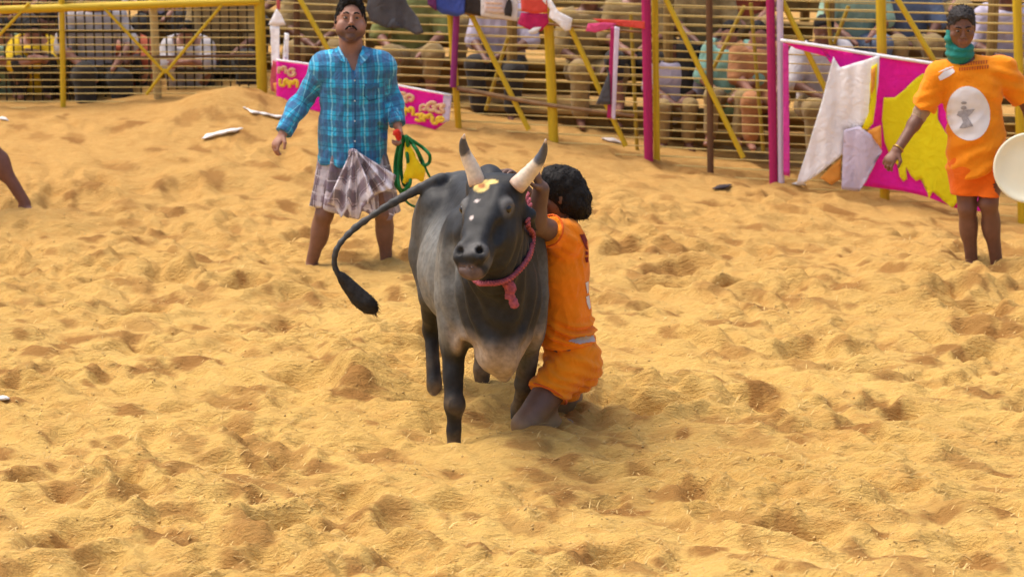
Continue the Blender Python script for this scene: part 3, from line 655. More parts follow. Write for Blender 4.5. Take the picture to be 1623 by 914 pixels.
# ================================================================== man in the blue plaid shirt
def blue_man():
    Y = 16.0; p = lambda x, y, d=0.: px(x, y, Y + d)
    root = empty('person', (p(555, 412)[0], Y, 0), 'person in blue plaid shirt and folded checked waistcloth standing behind the bull', 'person')
    J = dict(pelvis=p(558, 243), waist=p(560, 195), chest=p(560, 135), neck=p(557, 86, .03), shL=p(514, 107, .02), shR=p(604, 106, .02),
             elL=p(475, 166, .02), wrL=p(449, 211, -.10), elR=p(621, 158, .04), wrR=p(630, 198, -.08), hipL=p(533, 262), hipR=p(586, 262), knL=p(514, 340, -.05), knR=p(608, 338, -.05),
             anL=p(494, 414, .02), anR=p(612, 408, .02))
    J['toeL'] = J['anL'] + V(-.05, -.17, -.07); J['toeR'] = J['anR'] + V(.03, -.17, -.07)
    for s in 'LR': J['an'+s][2] = max(-.01, gh(J['an'+s][0], J['an'+s][1]) - .01)
    fw = V(0, -1, 0); f = Field(.0062); torso(f, J, fw); 
    for s in 'LR': arm(f, J, s); leg(f, J, s)
    R = rotm(V(.12, -1, .30), V(.02, .30, 1)); hc = p(555.5, 36, -.01); L = head(f, hc, R, 1.17, J['neck'] + V(0, 0, -.03), .062)
    for q in (-1, 1): f.ell(L(.050*q, .035, -.050), V(.034, .040, .042), R, .03, 1)
    hand(f, J['wrL'], p(430, 240, -.16) - J['wrL'], V(.6, .5, -.2), V(-.1, -1, .3), .75, 1.05); hand(f, J['wrR'], p(636, 222, -.10) - J['wrR'], V(-.8, -.3, 0), V(0, -1, .2), 1.0, 1.05)
    Vt, Q = f.build()
    def beard(P, C):
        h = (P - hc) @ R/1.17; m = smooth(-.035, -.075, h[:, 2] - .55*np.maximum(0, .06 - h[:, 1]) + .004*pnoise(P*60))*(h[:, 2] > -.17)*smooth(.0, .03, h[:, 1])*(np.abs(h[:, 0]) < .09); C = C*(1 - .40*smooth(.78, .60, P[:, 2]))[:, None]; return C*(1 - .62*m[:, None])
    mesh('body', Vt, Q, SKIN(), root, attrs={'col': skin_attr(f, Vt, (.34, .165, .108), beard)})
    eyes(L, R, 1.17, root); brows(Vt, Q, L, 1.17, root, HAIR()); short_hair(L, R, 1.17, root, .046, .082)
    for q in (-1, 1): tube('moustache', spline([L(.002*q, .101, -.039), L(.014*q, .099, -.041), L(.027*q, .090, -.050), L(.031*q, .084, -.058)], 9), np.array([.005, .0068, .0072, .007, .0066, .006, .005, .004, .0022])*1.1, HAIR(), root, 6)
    # shirt
    g = Field(.0065); I = .038; torso(g, J, fw, I, .06, 0, 1.16); g.cap(J['pelvis'] + V(0, 0, .05), J['pelvis'] + V(.0, 0, -.075), .205, .225, .05, fw, .74)
    for s, tg in (('L', 1), ('R', 2)): arm(g, J, s, .021, tg, .84)
    g.cap(J['neck'] + V(0, .01, -.05), J['neck'] + V(0, .02, -.02), .10, .078, .02)
    g.cap(p(556, 74, -.07), p(563, 119, -.13), .066, .010, .006, V(0, 1, 0), 1.9, sub=True); g.cap(p(556, 30, .0), p(557, 84, -.03), .072, .066, .006, sub=True)
    g.cut_local(J['wrL'] + (J['elL'] - J['wrL'])*.10, J['wrL'] - J['elL'], J['wrL'], .16); g.cut_local(J['wrR'] + (J['elR'] - J['wrR'])*.16, J['wrR'] - J['elR'], J['wrR'], .13)
    hem = p(560, 257); Pz = hem[2]
    def disp(P, N):
        d = folds(P, N, (0, 0, 1), .0110, 11, 1, .35) + .006*np.sin((P[:, 2]*38 + 4*pnoise(P*6)))*smooth(.25, .0, np.abs(P[:, 2] - J['elL'][2]))*(np.abs(P[:, 0] - J['chest'][0]) > .19)
        return d + .012*smooth(hem[2] + .1, hem[2], P[:, 2])*np.sin(P[:, 0]*55 + 2*pnoise(P*7))
    g.cut(V(0, 0, Pz), V(0, 0, -1)); Vg, Qg = g.build(disp)
    tg = g.tags(Vg); pat = np.stack([Vg[:, 0] + .15*(Vg[:, 1] - Y), Vg[:, 2], 0*Vg[:, 0]], 1)
    for s, k in (('L', 1), ('R', 2)):
        m = tg == k; a, b, c = J['sh'+s], J['el'+s], J['wr'+s]; ax = unit(c - a); w = Vg[m] - a; n1 = unit(np.cross(ax, V(0, 1, 0))); n2 = np.cross(ax, n1)
        pat[m, 1] = w @ ax; pat[m, 0] = np.arctan2(w @ n2, w @ n1)*.062
    pm = plaid('blue_plaid', (.035, .40, .66), [(0, .104, .0, .48, (.06, .10, .24), .62), (1, .104, .0, .48, (.05, .09, .22), .60), (0, .104, .20, .28, (.03, .20, .40), .6), (0, .104, .70, .78, (.30, .66, .80), .55), (1, .104, .72, .78, (.015, .08, .2), .6), (0, .104, .60, .64, (.01, .06, .16), .5)], wear=.22)
    sh = mesh('shirt', Vg, Qg, pm, root, attrs={'pat': pat}); ts = bvh(Vg, Qg)
    # collar leaves, placket, pocket, rolled cuffs
    def flap(name, pts, mat, parent, thick=.005, bulge=.008):
        bm = bmesh.new(); vs_ = [bm.verts.new(q) for q in pts]; bm.faces.new(vs_); bmesh.ops.triangulate(bm, faces=bm.faces[:]); bmesh.ops.subdivide_edges(bm, edges=bm.edges[:], cuts=3, use_grid_fill=True)
        for v in bm.verts: v.co += Vector((0, -1, 0))*float(bulge*(.5 + .5*pnoise(np.array(v.co)*9)))
        bmesh.ops.recalc_face_normals(bm, faces=bm.faces[:]); bmesh.ops.solidify(bm, geom=bm.faces[:], thickness=thick); me = bpy.data.meshes.new(name); bm.to_mesh(me); bm.free(); me.materials.append(mat)
        co = np.array([v.co for v in me.vertices]); at = me.attributes.new('pat', 'FLOAT_VECTOR', 'POINT'); at.data.foreach_set('vector', np.stack([co[:, 0]*.8 + co[:, 2]*.6, co[:, 2]*.8 - co[:, 0]*.6, 0*co[:, 0]], 1).astype(np.float32).ravel()); return link(name, me, parent)
    flap('collar', [p(537, 74, -.06), p(526, 84, -.10), p(529, 90, -.145), p(547, 100, -.16), p(545, 88, -.13)], pm, sh); flap('collar', [p(577, 73, -.06), p(588, 84, -.10), p(585, 91, -.145), p(570, 106, -.165), p(571, 88, -.13)], pm, sh)
    dk = pmat('placket_seam', (.015, .06, .13), .85, .2, 30, .1)
    def seam(name, P2, r=.0028):
        P = [hit(ts, x, y, .001) for x, y in P2]; P = [q for q in P if q is not None]
        if len(P) > 1: tube(name, P, r, dk, sh, 5)
    seam('placket', [(563 - .02*i, 118 + i*7) for i in range(20)]); seam('pocket_seam', [(578, 138), (577, 152), (585, 160), (597, 157), (598, 137), (578, 138)])
    pk = patch(ts, [(578, 134), (600, 132), (601, 140), (578, 142)], pm, 'pocket_flap', sh, 1.5, .006)
    for i in range(4): 
        b = hit(ts, 562.5, 128 + i*32, .003)
        if b is not None: e = Field(.002); e.ell(b, (.006, .003, .006), None, .002); mesh('button', *e.build(), pmat('button', (.5, .6, .65), .3, .1, 20, 0), sh)
    for s, e in (('L', .80), ('R', .76)):
        a = J['el'+s] + (J['wr'+s] - J['el'+s])*e; d = unit(J['wr'+s] - J['el'+s]); c = Field(.006); c.cap(a - d*.035, a + d*.03, .059, .057, .01); c.cut(a + d*.045, d); c.cut(a - d*.05, -d); Vc, Qc = c.build(lambda P, N: .005*pnoise(P*28))
        w = Vc - a; n1 = unit(np.cross(d, V(0, 1, 0))); n2 = np.cross(d, n1); mesh('cuff', Vc, Qc, pm, sh, attrs={'pat': np.stack([np.arctan2(w @ n2, w @ n1)*.06, w @ d + .06, 0*w[:, 0]], 1)})
    # folded waistcloth (lungi): pleated wrap with a knot and a fan of folds in front
    top, bot = p(559, 222)[2], p(560, 331)[2]; nT, nU = 26, 150; Vl = []; pat = []
    for i in range(nT):
        t = i/(nT-1); z = top + (bot - top)*t
        cx = J['pelvis'][0] + .005*t; rx, ry = .185 + .085*t**.7, .115 + .070*t**.7
        for j in range(nU):
            a = 2*np.pi*j/nU; front = math.exp(-((a - 1.5*np.pi)/.8)**2)
            fold = (.010 + .022*t)*math.sin(a*11 + 1.3*math.sin(a*3) + t*1.2) + .012*t*math.sin(a*23 + 2*t) 
            legs = 1
            x, y = (rx + fold)*math.cos(a), (ry*legs + fold)*math.sin(a)
            zz = z + (.020*math.sin(a*5 + 1) - .03*math.cos(a) + .015*math.sin(a*13))*t*t
            Vl.append((cx + x, Y + y, zz)); pat.append((a*.2 + .05*t*math.sin(a*7), zz + .35*(x + .0)*t, 0))
    Fl = [(i*nU+j, (i+1)*nU+j, (i+1)*nU+(j+1) % nU, i*nU+(j+1) % nU) for i in range(nT-1) for j in range(nU)]
    lm = plaid('checked_waistcloth', (.66, .60, .66), [(0, .118, .0, .40, (.19, .15, .16), .86), (1, .125, .0, .40, (.27, .20, .25), .72), (0, .118, .46, .52, (.16, .12, .14), .8), (1, .125, .5, .56, (.85, .8, .85), .8), (0, .118, .62, .92, (.80, .77, .82), .6)], wear=.15)
    wl = mesh('waistcloth', Vl, Fl, lm, root, attrs={'pat': np.array(pat)}); md = wl.modifiers.new('thick', 'SOLIDIFY'); md.thickness = .006; md.offset = -1
    kn = Field(.006); kp = p(560, 240, -.215); kn.ell(kp, (.024, .020, .018), None, .02); kn.ell(kp + V(.016, -.006, -.022), (.014, .014, .024), None, .02); kn.ell(kp + V(-.018, -.005, -.02), (.014, .014, .022), None, .02)
    Vk, Qk = kn.build(lambda P, N: folds(P, N, (0, 0, 1), .006, 40)); mesh('knot', Vk, Qk, lm, wl, attrs={'pat': Vk})
    def fan(name, bottoms, depth, fr, off):
        n = 30; m = 60; Vf = []; pt = []
        for i in range(n):
            t = i/(n-1)
            for j in range(m):
                s_ = j/(m-1); bx = np.interp(s_, np.linspace(0, 1, len(bottoms)), [b[0] for b in bottoms]); by = np.interp(s_, np.linspace(0, 1, len(bottoms)), [b[1] for b in bottoms])
                x = 560 + (bx - 560)*(.10 + .90*t); y = 240 + (by - 240)*t; d = -.21 - depth*t*(.6 + .4*math.sin(t*2.5)) + off - (.008 + .030*t)*math.sin(s_*fr + 1.2*t + 1.8*math.sin(s_*4.1)) - .012*t*math.sin(s_*fr*1.73 + 2)
                q = p(x, y, d); Vf.append(q); pt.append((.30*t + .06*s_, (s_ - .5)*.5*(.4 + .6*t), 0))
        Ff = [(i*m+j, (i+1)*m+j, (i+1)*m+j+1, i*m+j+1) for i in range(n-1) for j in range(m-1)]
        o = mesh(name, Vf, Ff, lm, wl, attrs={'pat': np.array(pt)}); md = o.modifiers.new('thick', 'SOLIDIFY'); md.thickness = .006; return o
    fan('fold', [(518, 322), (531, 327), (540, 345), (551, 330), (558, 346), (568, 348), (574, 330), (586, 318), (594, 312)], .07, 15, -.03); fan('fold', [(588, 312), (604, 305), (622, 300), (628, 278)], .02, 11, .0)
    return J
blue_J = blue_man()
print('blue man', round(time.time()-T0, 1))

# ================================================================== wrestler kneeling against the bull's shoulder
ORANGE, ORANGE2 = (.90, .25, .006), (.90, .27, .006)
def kneeler():
    Y = 12.2; p = lambda x, y, d=0.: px(x, y, Y + d)
    root = empty('person', (p(900, 660)[0], Y, 0), 'kneeling person in orange shirt and shorts clinging to the bull\'s neck', 'person')
    J = dict(pelvis=p(902, 558, .06), waist=p(896, 505, .05), chest=p(890, 425, .03), neck=p(895, 358, .03), shL=p(893, 376, -.10), shR=p(888, 372, .18),
             elL=p(846, 354, -.30), wrL=p(858, 300, -.36), elR=p(848, 330, .30), wrR=p(818, 288, .16), hipL=p(904, 575, -.03), hipR=p(906, 573, .16), knL=p(832, 655, -.26), knR=p(884, 640, .22),
             anL=p(935, 672, .12), anR=p(950, 655, .40))
    J['knL'][2] = .05; J['anL'][2] = -.09; J['knR'][2] = .03; J['anR'][2] = -.09
    J['toeL'] = J['anL'] + V(.16, .05, -.03); J['toeR'] = J['anR'] + V(.16, .05, -.03); J['calfL'] = J['calfR'] = V(.0, 0, .02)
    fw = unit(V(-1, .12, 0)); f = Field(.0060); torso(f, J, fw)
    for s in 'LR': arm(f, J, s, .010); leg(f, J, s, .008)
    f.ell(p(922, 580, .06), (.10, .12, .11), None, .06)
    R = rotm(V(-1, .18, -.22), V(-.30, 0, 1)); hc = p(888, 307, .0); L = head(f, hc, R, 1.06, J['neck'] + V(-.01, 0, -.04), .06)
    hand(f, J['wrL'], p(846, 268, -.40) - J['wrL'], V(-.9, .1, -.2), V(0, -1, .2), .8, 1.05); hand(f, J['wrR'], p(803, 268, .08) - J['wrR'], V(-.4, -.5, -.6), V(-.2, -1, .1), .55, 1.05)
    Vt, Q = f.build(); C = skin_attr(f, Vt, (.14, .075, .052)); low = smooth(.16, .03, Vt[:, 2] + .03*pnoise(Vt*14)); C = C*(1 - .55*low[:, None]) + V(.42, .26, .10)*.5*low[:, None]
    mesh('body', Vt, Q, SKIN(), root, attrs={'col': C}); eyes(L, R, 1.06, root)
    # bushy collar-length hair
    g = Field(.006); Hh = p(897, 300, .01); g.ell(Hh, (.105, .115, .115), None, .04); g.ell(p(911, 318, .0), (.085, .11, .085), None, .04); g.ell(p(878, 288, -.01), (.07, .095, .085), None, .04); g.ell(p(921, 333, .02), (.045, .085, .045), None, .03); g.ell(p(898, 334, .03), (.06, .08, .035), None, .03)
    g.ell(L(0, .10, -.045), V(.075, .075, .075), R, .02, 0, True)
    Vh, Qh = g.build(lambda P, N: .010*pnoise(P*18) + .004*pnoise(P*V(60, 60, 22)) + .003*pnoise(P*V(130, 130, 40))); Vl, Ql = strands(Vh, Qh, 1800, .005, .012, V(0, 0, -.4))
    mesh('hair', Vl, Ql, HAIR(), root)
    # jersey
    g = Field(.0062); torso(g, J, fw, .020); arm(g, J, 'L', .026, 0, 0); arm(g, J, 'R', .026, 0, 0); g.cap(J['waist'], J['pelvis'] + V(0, 0, .01), .150, .165, .05, fw, .82); g.cap(p(904, 400, .03), p(905, 470, .04), .10, .10, .05, fw, .7)
    for s in 'LR': a, b = J['sh'+s], J['el'+s]; g.cut_local(a + (b - a)*.50, b - a, b, .17)
    g.cap(p(896, 330, .0), p(900, 352, .02), .058, .062, .006, sub=True); g.cut(p(902, 545), V(.1, 0, -1))
    def disp(P, N):
        d = folds(P, N, (0, 0, 1), .009, 12, 3, .45); hz = p(900, 522)[2]; m = np.exp(-((P[:, 2] - hz)/.055)**2)
        return d + .019*m*np.sin(P[:, 2]*120 + P[:, 0]*38 + 3.0*pnoise(P*7)) + .006*np.exp(-(((P - J['shL'])**2).sum(1))/.02)*np.sin(P[:, 0]*70 + P[:, 2]*95)
    Vj, Qj = g.build(disp); om = cloth('orange_jersey', ORANGE, .08); js = mesh('shirt', Vj, Qj, om, root); tj = bvh(Vj, Qj)
    a, b = J['shL'], J['elL']; c = a + (b - a)*.48; d = unit(b - a); n1 = unit(np.cross(d, V(0, 1, 0))); n2 = np.cross(d, n1)
    tube('sleeve_hem', [c + (.080*math.cos(q))*n1 + (.080*math.sin(q))*n2 for q in np.linspace(0, 2*np.pi, 25)], .006, cloth('orange_hem', (.72, .12, .01), .1), js, 6)
    red, wht = pmat('dark_red_print', (.20, .012, .012), .8, .2, 40, 0), pmat('white_print', (.72, .70, .70), .8, .06, 30, 0)
    def edge(y):                          # how far right the back reaches at this height
        for x in range(960, 860, -1):
            if hit(tj, x, y) is not None: return x
        return 925
    def back(pts, m, nm): patch(tj, [(edge(y) + dx, y) for dx, y in pts], m, nm, js, .6, .004)
    for o in ([(-9, 372), (-2, 371), (-1.2, 381), (-3, 388), (-1.5, 396), (-5, 395), (-8, 386)], [(-6, 398), (-2, 399), (-2, 404), (-6, 404)], [(-7, 408), (-1.5, 407), (-1.5, 415), (-6, 416)]): back(o, red, 'back_lettering')
    for o in ([(-6, 448), (-1.5, 446), (-1.2, 462), (-4, 466)], [(-6, 470), (-1.5, 468), (-1.5, 488), (-5, 490), (-7, 480)]): back(o, wht, 'back_number')
    # shorts
    g = Field(.0062); g.cap(J['pelvis'] + V(0, 0, .04), J['pelvis'] + V(.01, 0, -.05), .152, .165, .05, fw, .85); g.ell(p(921, 576, .06), (.098, .13, .115), None, .06)
    for s in 'LR': a, b = J['hip'+s], J['kn'+s]; g.cap(a, a + (b - a)*.66, .108, .102, .04)
    for s, t in (('L', .50), ('R', .74)): a, b = J['hip'+s], J['kn'+s]; g.cut_local(a + (b - a)*t, (b - a) + V(.0, 0, -.15), b, .27)
    g.cut(p(900, 520), V(0, 0, 1))
    def disp2(P, N): return folds(P, N, unit(V(-.8, 0, -.35)), .006, 12, 5, .3) + .0055*np.sin(P[:, 2]*110 + P[:, 0]*60 + 3.6*pnoise(P*6))
    Vp, Qp = g.build(disp2); sp = mesh('shorts', Vp, Qp, cloth('orange_shorts', ORANGE2, .08), root); tp = bvh(np.vstack([Vj, Vp]), np.vstack([Qj, Qp + len(Vj)]))
    a, b = J['hipL'], J['knL']; d = unit((b - a) + V(0, 0, -.15)); n1 = unit(np.cross(d, V(0, 1, 0))); n2 = np.cross(d, n1); c = a + (b - a)*.495
    tube('leg_hem', [c + .104*math.cos(q)*n1 + .104*math.sin(q)*n2 for q in np.linspace(0, 2*np.pi, 31)], .006, cloth('orange_hem', (.72, .12, .01), .1), sp, 6)
    patch(tp, [(900, 541), (915, 534), (940, 531), (943, 541), (918, 545)], cloth('grey_waist', (.52, .48, .52), .1), 'waistband', sp, 1., .004)
kneeler()
print('kneeler', round(time.time()-T0, 1))

# ================================================================== player at the right in the orange jersey
def player():
    Y = 16.0; p = lambda x, y, d=0.: px(x, y, Y + d)
    root = empty('person', (p(1560, 415)[0], Y, 0), 'person in orange jersey with round white chest badge and teal neck scarf', 'person')
    J = dict(pelvis=p(1550, 250), waist=p(1546, 205), chest=p(1540, 145), neck=p(1527, 92, .02), shL=p(1489, 119, .02), shR=p(1589, 112, .02), elL=p(1456, 186, .03), wrL=p(1422, 238, -.10), elR=p(1630, 170, .05), wrR=p(1650, 232, -.10),
             hipL=p(1530, 265), hipR=p(1574, 262), knL=p(1533, 330, -.04), knR=p(1567, 322, -.10), anL=p(1540, 412, .02), anR=p(1580, 420, -.02))
    J['toeL'] = J['anL'] + V(-.06, -.15, -.07); J['toeR'] = J['anR'] + V(.06, -.15, -.07)
    fw = V(-.15, -1, 0); f = Field(.0062); torso(f, J, fw)
    for s in 'LR': arm(f, J, s); leg(f, J, s)
    R = rotm(V(-.05, -1, -.24), V(-.05, -.24, 1)); hc = p(1524, 45, -.03); L = head(f, hc, R, 1.04, J['neck'] + V(0, 0, -.03))
    hand(f, J['wrL'], p(1404, 262, -.16) - J['wrL'], V(.5, .7, 0), V(.2, -1, .2), .8, 1.05); hand(f, J['wrR'], V(-.25, -.2, -.9), V(-1, .2, 0), V(0, -1, 0), .7, 1.05)
    Vt, Q = f.build(); mesh('body', Vt, Q, SKIN(), root, attrs={'col': skin_attr(f, Vt, (.19, .085, .052))}); eyes(L, R, 1.04, root); brows(Vt, Q, L, 1.04, root, HAIR())
    short_hair(L, R, 1.04, root, .016, .074, pmat('cropped_hair', (.045, .040, .040), .7, .3, 60, .5))
    g = Field(.006); n0 = hc + V(.0, .01, -.10); g.cap(n0 + V(0, .02, -.035), n0 + V(0, .02, -.06), .082, .092, .03); g.ell(L(0, .03, -.130), (.07, .07, .024), None, .03); g.ell(L(.075, .0, -.06), (.025, .05, .05), None, .03)
    g.ell(L(0, .095, -.058), V(.056, .05, .045), R, .012, 0, True); Vs, Qs = g.build(lambda P, N: folds(P, N, (1, 0, 0), .006, 20) + .004*np.sin(P[:, 2]*120)); mesh('neck_scarf', Vs, Qs, cloth('teal_scarf', (.02, .22, .185), .15), root)
    g = Field(.0065); torso(g, J, fw, .018, .06, 0, 1.02); g.cap(J['waist'], J['pelvis'] + V(.01, 0, -.06), .165, .190, .05, fw, .80)
    for s, tg in (('L', 1), ('R', 2)): arm(g, J, s, .036, tg, 0); g.cut_local(J['sh'+s] + (J['el'+s] - J['sh'+s])*.78, J['el'+s] - J['sh'+s], J['el'+s], .19)
    g.cap(p(1526, 60, -.02), p(1527, 90, -.02), .07, .072, .006, sub=True); g.cut(p(1545, 272), unit(V(.36, 0, -1)))
    def disp(P, N):
        lo = smooth(p(0, 190)[2], p(0, 235)[2], P[:, 2])
        return folds(P, N, unit(V(.6, 0, .5)), .010, 10, 7, .3)*(.6 + lo) + lo*.008*np.sin(P[:, 2]*48 - P[:, 0]*34 + 2.6*pnoise(P*5)) + .009*np.exp(-((P - J['shR'])**2).sum(1)/.04)*np.sin(P[:, 2]*75 + P[:, 0]*20) + .009*np.exp(-((P - J['elL'])**2).sum(1)/.03)*np.sin(P[:, 2]*85 - P[:, 0]*30)
    Vj, Qj = g.build(disp); js = mesh('jersey', Vj, Qj, cloth('orange_jersey_light', (.90, .28, .008), .08), root); tj = bvh(Vj, Qj)
    g = Field(.0065); g.cap(J['pelvis'] + V(0, 0, .02), J['pelvis'] + V(0, 0, -.06), .175, .185, .05, fw, .8)
    for s in 'LR': a, b = J['hip'+s], J['kn'+s]; g.cap(a, b, .108, .098, .04)
    g.cut(p(1530, 306), unit(V(.0, 0, -1))); g.cut_local(p(1570, 272), V(.1, 0, -1), p(1580, 300), .17)
    Vp, Qp = g.build(lambda P, N: folds(P, N, (0, 0, 1), .007, 12, 9, .3)); sp = mesh('shorts', Vp, Qp, cloth('orange_shorts_red', (.84, .15, .006), .08), root)
    wht, gry, red = pmat('badge_white', (.80, .78, .80), .7, .04, 20, 0), pmat('badge_grey', (.36, .34, .36), .8, .2, 60, 0), pmat('rust_print', (.52, .10, .015), .8, .2, 40, 0)
    bd = patch(tj, ellipse(1535, 180, 34, 43, 48, -.12), wht, 'badge', js, .8, .004)
    for o in (ellipse(1528, 163, 4.5, 2.2, 12), ellipse(1528, 171, 4.5, 3.4, 12), [(1520, 176), (1531, 174), (1545, 173), (1540, 180), (1534, 186), (1538, 192), (1543, 200), (1530, 203), (1521, 203), (1527, 194), (1524, 186), (1517, 183)]):
        patch(tj, o, gry, 'emblem', bd, .7, .0075)
    # two lines of small rust lettering on the chest and a pale shoulder mark
    xx = 1521
    for row, yy, n_ in ((0, 100, 11), (1, 108, 12)):
        for i in range(n_):
            x = 1522 + row*-2 + i*4.0; y = yy + i*-.35; patch(tj, [(x, y), (x + 2.8, y - .3), (x + 3.0, y + 1.4 + (i % 3)), (x + 1.6, y + 2.0), (x + 2.6, y + 4.8), (x + .3, y + 5.2)], red, 'chest_lettering', js, .55, .004)
    patch(tj, [(1487, 122), (1495, 114), (1510, 109), (1514, 114), (1505, 121), (1490, 128)], wht, 'shoulder_mark', js, .8, .004); patch(tj, [(1487, 115), (1500, 108), (1512, 106), (1498, 112)], wht, 'shoulder_mark', js, .8, .004)
    a = J['wrL'] + (J['elL'] - J['wrL'])*.04; d = unit(J['elL'] - J['wrL']); n1 = unit(np.cross(d, V(0, 1, 0))); n2 = np.cross(d, n1); tube('bracelet', [a + .036*math.cos(q)*n1 + .036*math.sin(q)*n2 for q in np.linspace(0, 2*np.pi, 20)], .005, pmat('brass', (.5, .33, .08), .35, .1, 20, 0, .5, .8), root, 6)
    # pale armband where the sleeve ends
    a = J['sh'+'L'] + (J['elL'] - J['shL'])*.90; d = unit(J['elL'] - J['shL']); g = Field(.005); g.cap(a - d*.03, a + d*.03, .056, .052, .01); g.cut(a + d*.04, d); g.cut(a - d*.04, -d); mesh('armband', *g.build(lambda P, N: .004*pnoise(P*40)), cloth('tan_armband', (.36, .25, .17), .15), root)
    return J
player_J = player()
print('player', round(time.time()-T0, 1))

# ================================================================== person mostly outside the left edge (one bare leg shows)
def left_runner():
    g0 = on_sand(44, 324); Y = g0[1]; p = lambda x, y, d=0.: px(x, y, Y + d)
    root = empty('person', (g0[0] - .4, Y, g0[2]), 'bare brown leg of a person reaching in from the left edge', 'person')
    J = dict(pelvis=p(-75, 150), waist=p(-85, 105), chest=p(-100, 45), neck=p(-108, 2), shL=p(-150, 20), shR=p(-62, 20), elL=p(-175, 80), wrL=p(-180, 135), elR=p(-45, 80), wrR=p(-60, 130, -.15),
             hipL=p(-95, 165), hipR=p(-55, 165), knL=p(-110, 245, -.1), knR=p(-14, 236), anL=p(-120, 325), anR=p(40, 322))
    J['toeR'] = J['anR'] + V(.10, -.08, -.06); J['toeL'] = J['anL'] + V(.1, -.1, -.05); f = Field(.010); fw = V(.5, -1, 0); torso(f, J, fw, .0)
    for s in 'LR': arm(f, J, s); leg(f, J, s)
    R = rotm(V(.6, -1, 0), (0, 0, 1)); L = head(f, p(-110, -40), R, 1.05, J['neck']); Vt, Q = f.build(); mesh('body', Vt, Q, SKIN(), root, attrs={'col': skin_attr(f, Vt, (.185, .078, .052))})
    g = Field(.012); torso(g, J, fw, .02); arm(g, J, 'L', .025, 0, 0); arm(g, J, 'R', .025, 0, 0); g.cut(p(-100, -3), V(0, 0, 1)); mesh('shirt', *g.build(lambda P, N: folds(P, N)), cloth('orange_jersey', ORANGE), root)
    g = Field(.012); g.cap(J['pelvis'], J['pelvis'] - V(0, 0, .05), .18, None, .05, fw, .8)
    for s in 'LR': a, b = J['hip'+s], J['kn'+s]; g.cap(a, a + (b - a)*.6, .115, .105, .05)
    mesh('shorts', *g.build(lambda P, N: folds(P, N)), cloth('orange_shorts', ORANGE2), root); short_hair(L, R, 1.05, root)
left_runner()
# ------------------------------------------------------------------ things held: rope, scarf, disc
def held_things():
    Y = 15.9; p = lambda x, y, d=0.: px(x, y, Y + d); r = np.random.default_rng(2)
    root = empty('rope_coil', p(640, 215), 'coil of green rope hanging from the plaid-shirted person\'s hand', 'rope'); m = pmat('green_rope', (.012, .17, .045), .7, .25, 60, .4)
    for (xs, d) in (([(638, 214), (630, 236), (626, 262), (627, 290), (634, 301), (644, 298), (648, 278), (646, 250), (641, 216)], 0), ([(640, 214), (634, 240), (631, 270), (633, 296), (641, 303), (650, 290), (650, 262), (644, 216)], -.03), ([(641, 215), (637, 240), (636, 268), (639, 290), (646, 293), (652, 270), (650, 240), (643, 216)], .025),
                    ([(642, 215), (655, 224), (670, 234), (681, 246), (680, 258), (672, 262), (668, 256), (660, 238), (646, 218)], 0), ([(643, 216), (658, 232), (668, 250), (676, 270), (682, 282)], -.02), ([(632, 299), (640, 314), (650, 324), (664, 330)], .02)):
        P = [p(x, y, d + .012*i*(-1)**i) for i, (x, y) in enumerate(xs)]; tube('loop', spline(P, 50), .0115 if len(xs) > 6 else .008, m, root, 7)
    f = Field(.006); f.chain([p(645, 228, -.05), p(650, 245, -.06), p(655, 262, -.06), p(650, 276, -.06), p(641, 288, -.05)], [.016, .026, .026, .030, .010], .02, V(0, 1, 0), .5); f.chain([p(655, 262, -.06), p(664, 272, -.06), p(668, 284, -.05)], [.026, .030, .016], .02, V(0, 1, 0), .5)
    o = mesh('yellow_scarf', *f.build(lambda P, N: folds(P, N, (0, 0, 1), .008, 22)), cloth('yellow_cloth', (.85, .62, .01), .1)); tag(o, 'small bright yellow cloth hanging among the green rope loops', 'cloth')
    f = Field(.005); f.ell(p(629, 211, -.08), (.027, .024, .026), None, .01); f.ell(p(632, 218, -.08), (.018, .018, .022), None, .01); o = mesh('red_cloth', *f.build(lambda P, N: .006*pnoise(P*60)), cloth('red_cloth', (.62, .03, .015), .2)); tag(o, 'small red cloth knot at the top of the green rope', 'cloth')
    # pale round disc held low by the player at the right edge: shallow dished metal plate with a rolled rim
    c = px(1631, 266, 15.72); R_ = .228; n = unit(V(-.18, -1, .12)); e1 = unit(np.cross(V(0, 0, 1), n)); e2 = np.cross(n, e1)
    prof = [(0, -.012), (.45, -.012), (.72, -.010), (.86, .002), (.94, .012), (1., .010), (1.0, .002), (.93, .003), (.84, -.008), (.70, -.019), (0, -.021)]; nS = 56; Vt = []
    for q, dz in prof:
        for j in range(nS): a = 2*np.pi*j/nS; Vt.append(c + R_*q*(math.cos(a)*e1 + math.sin(a)*e2) + n*dz)
    F = [(i*nS+j, i*nS+(j+1) % nS, (i+1)*nS+(j+1) % nS, (i+1)*nS+j) for i in range(len(prof)-1) for j in range(nS)]
    o = mesh('round_tray', Vt, F, pmat('cream_enamel', (.93, .90, .68), .45, .04, 6, 0, .4)); tag(o, 'round cream tray at the right edge beside the orange jersey', 'tray')
held_things()
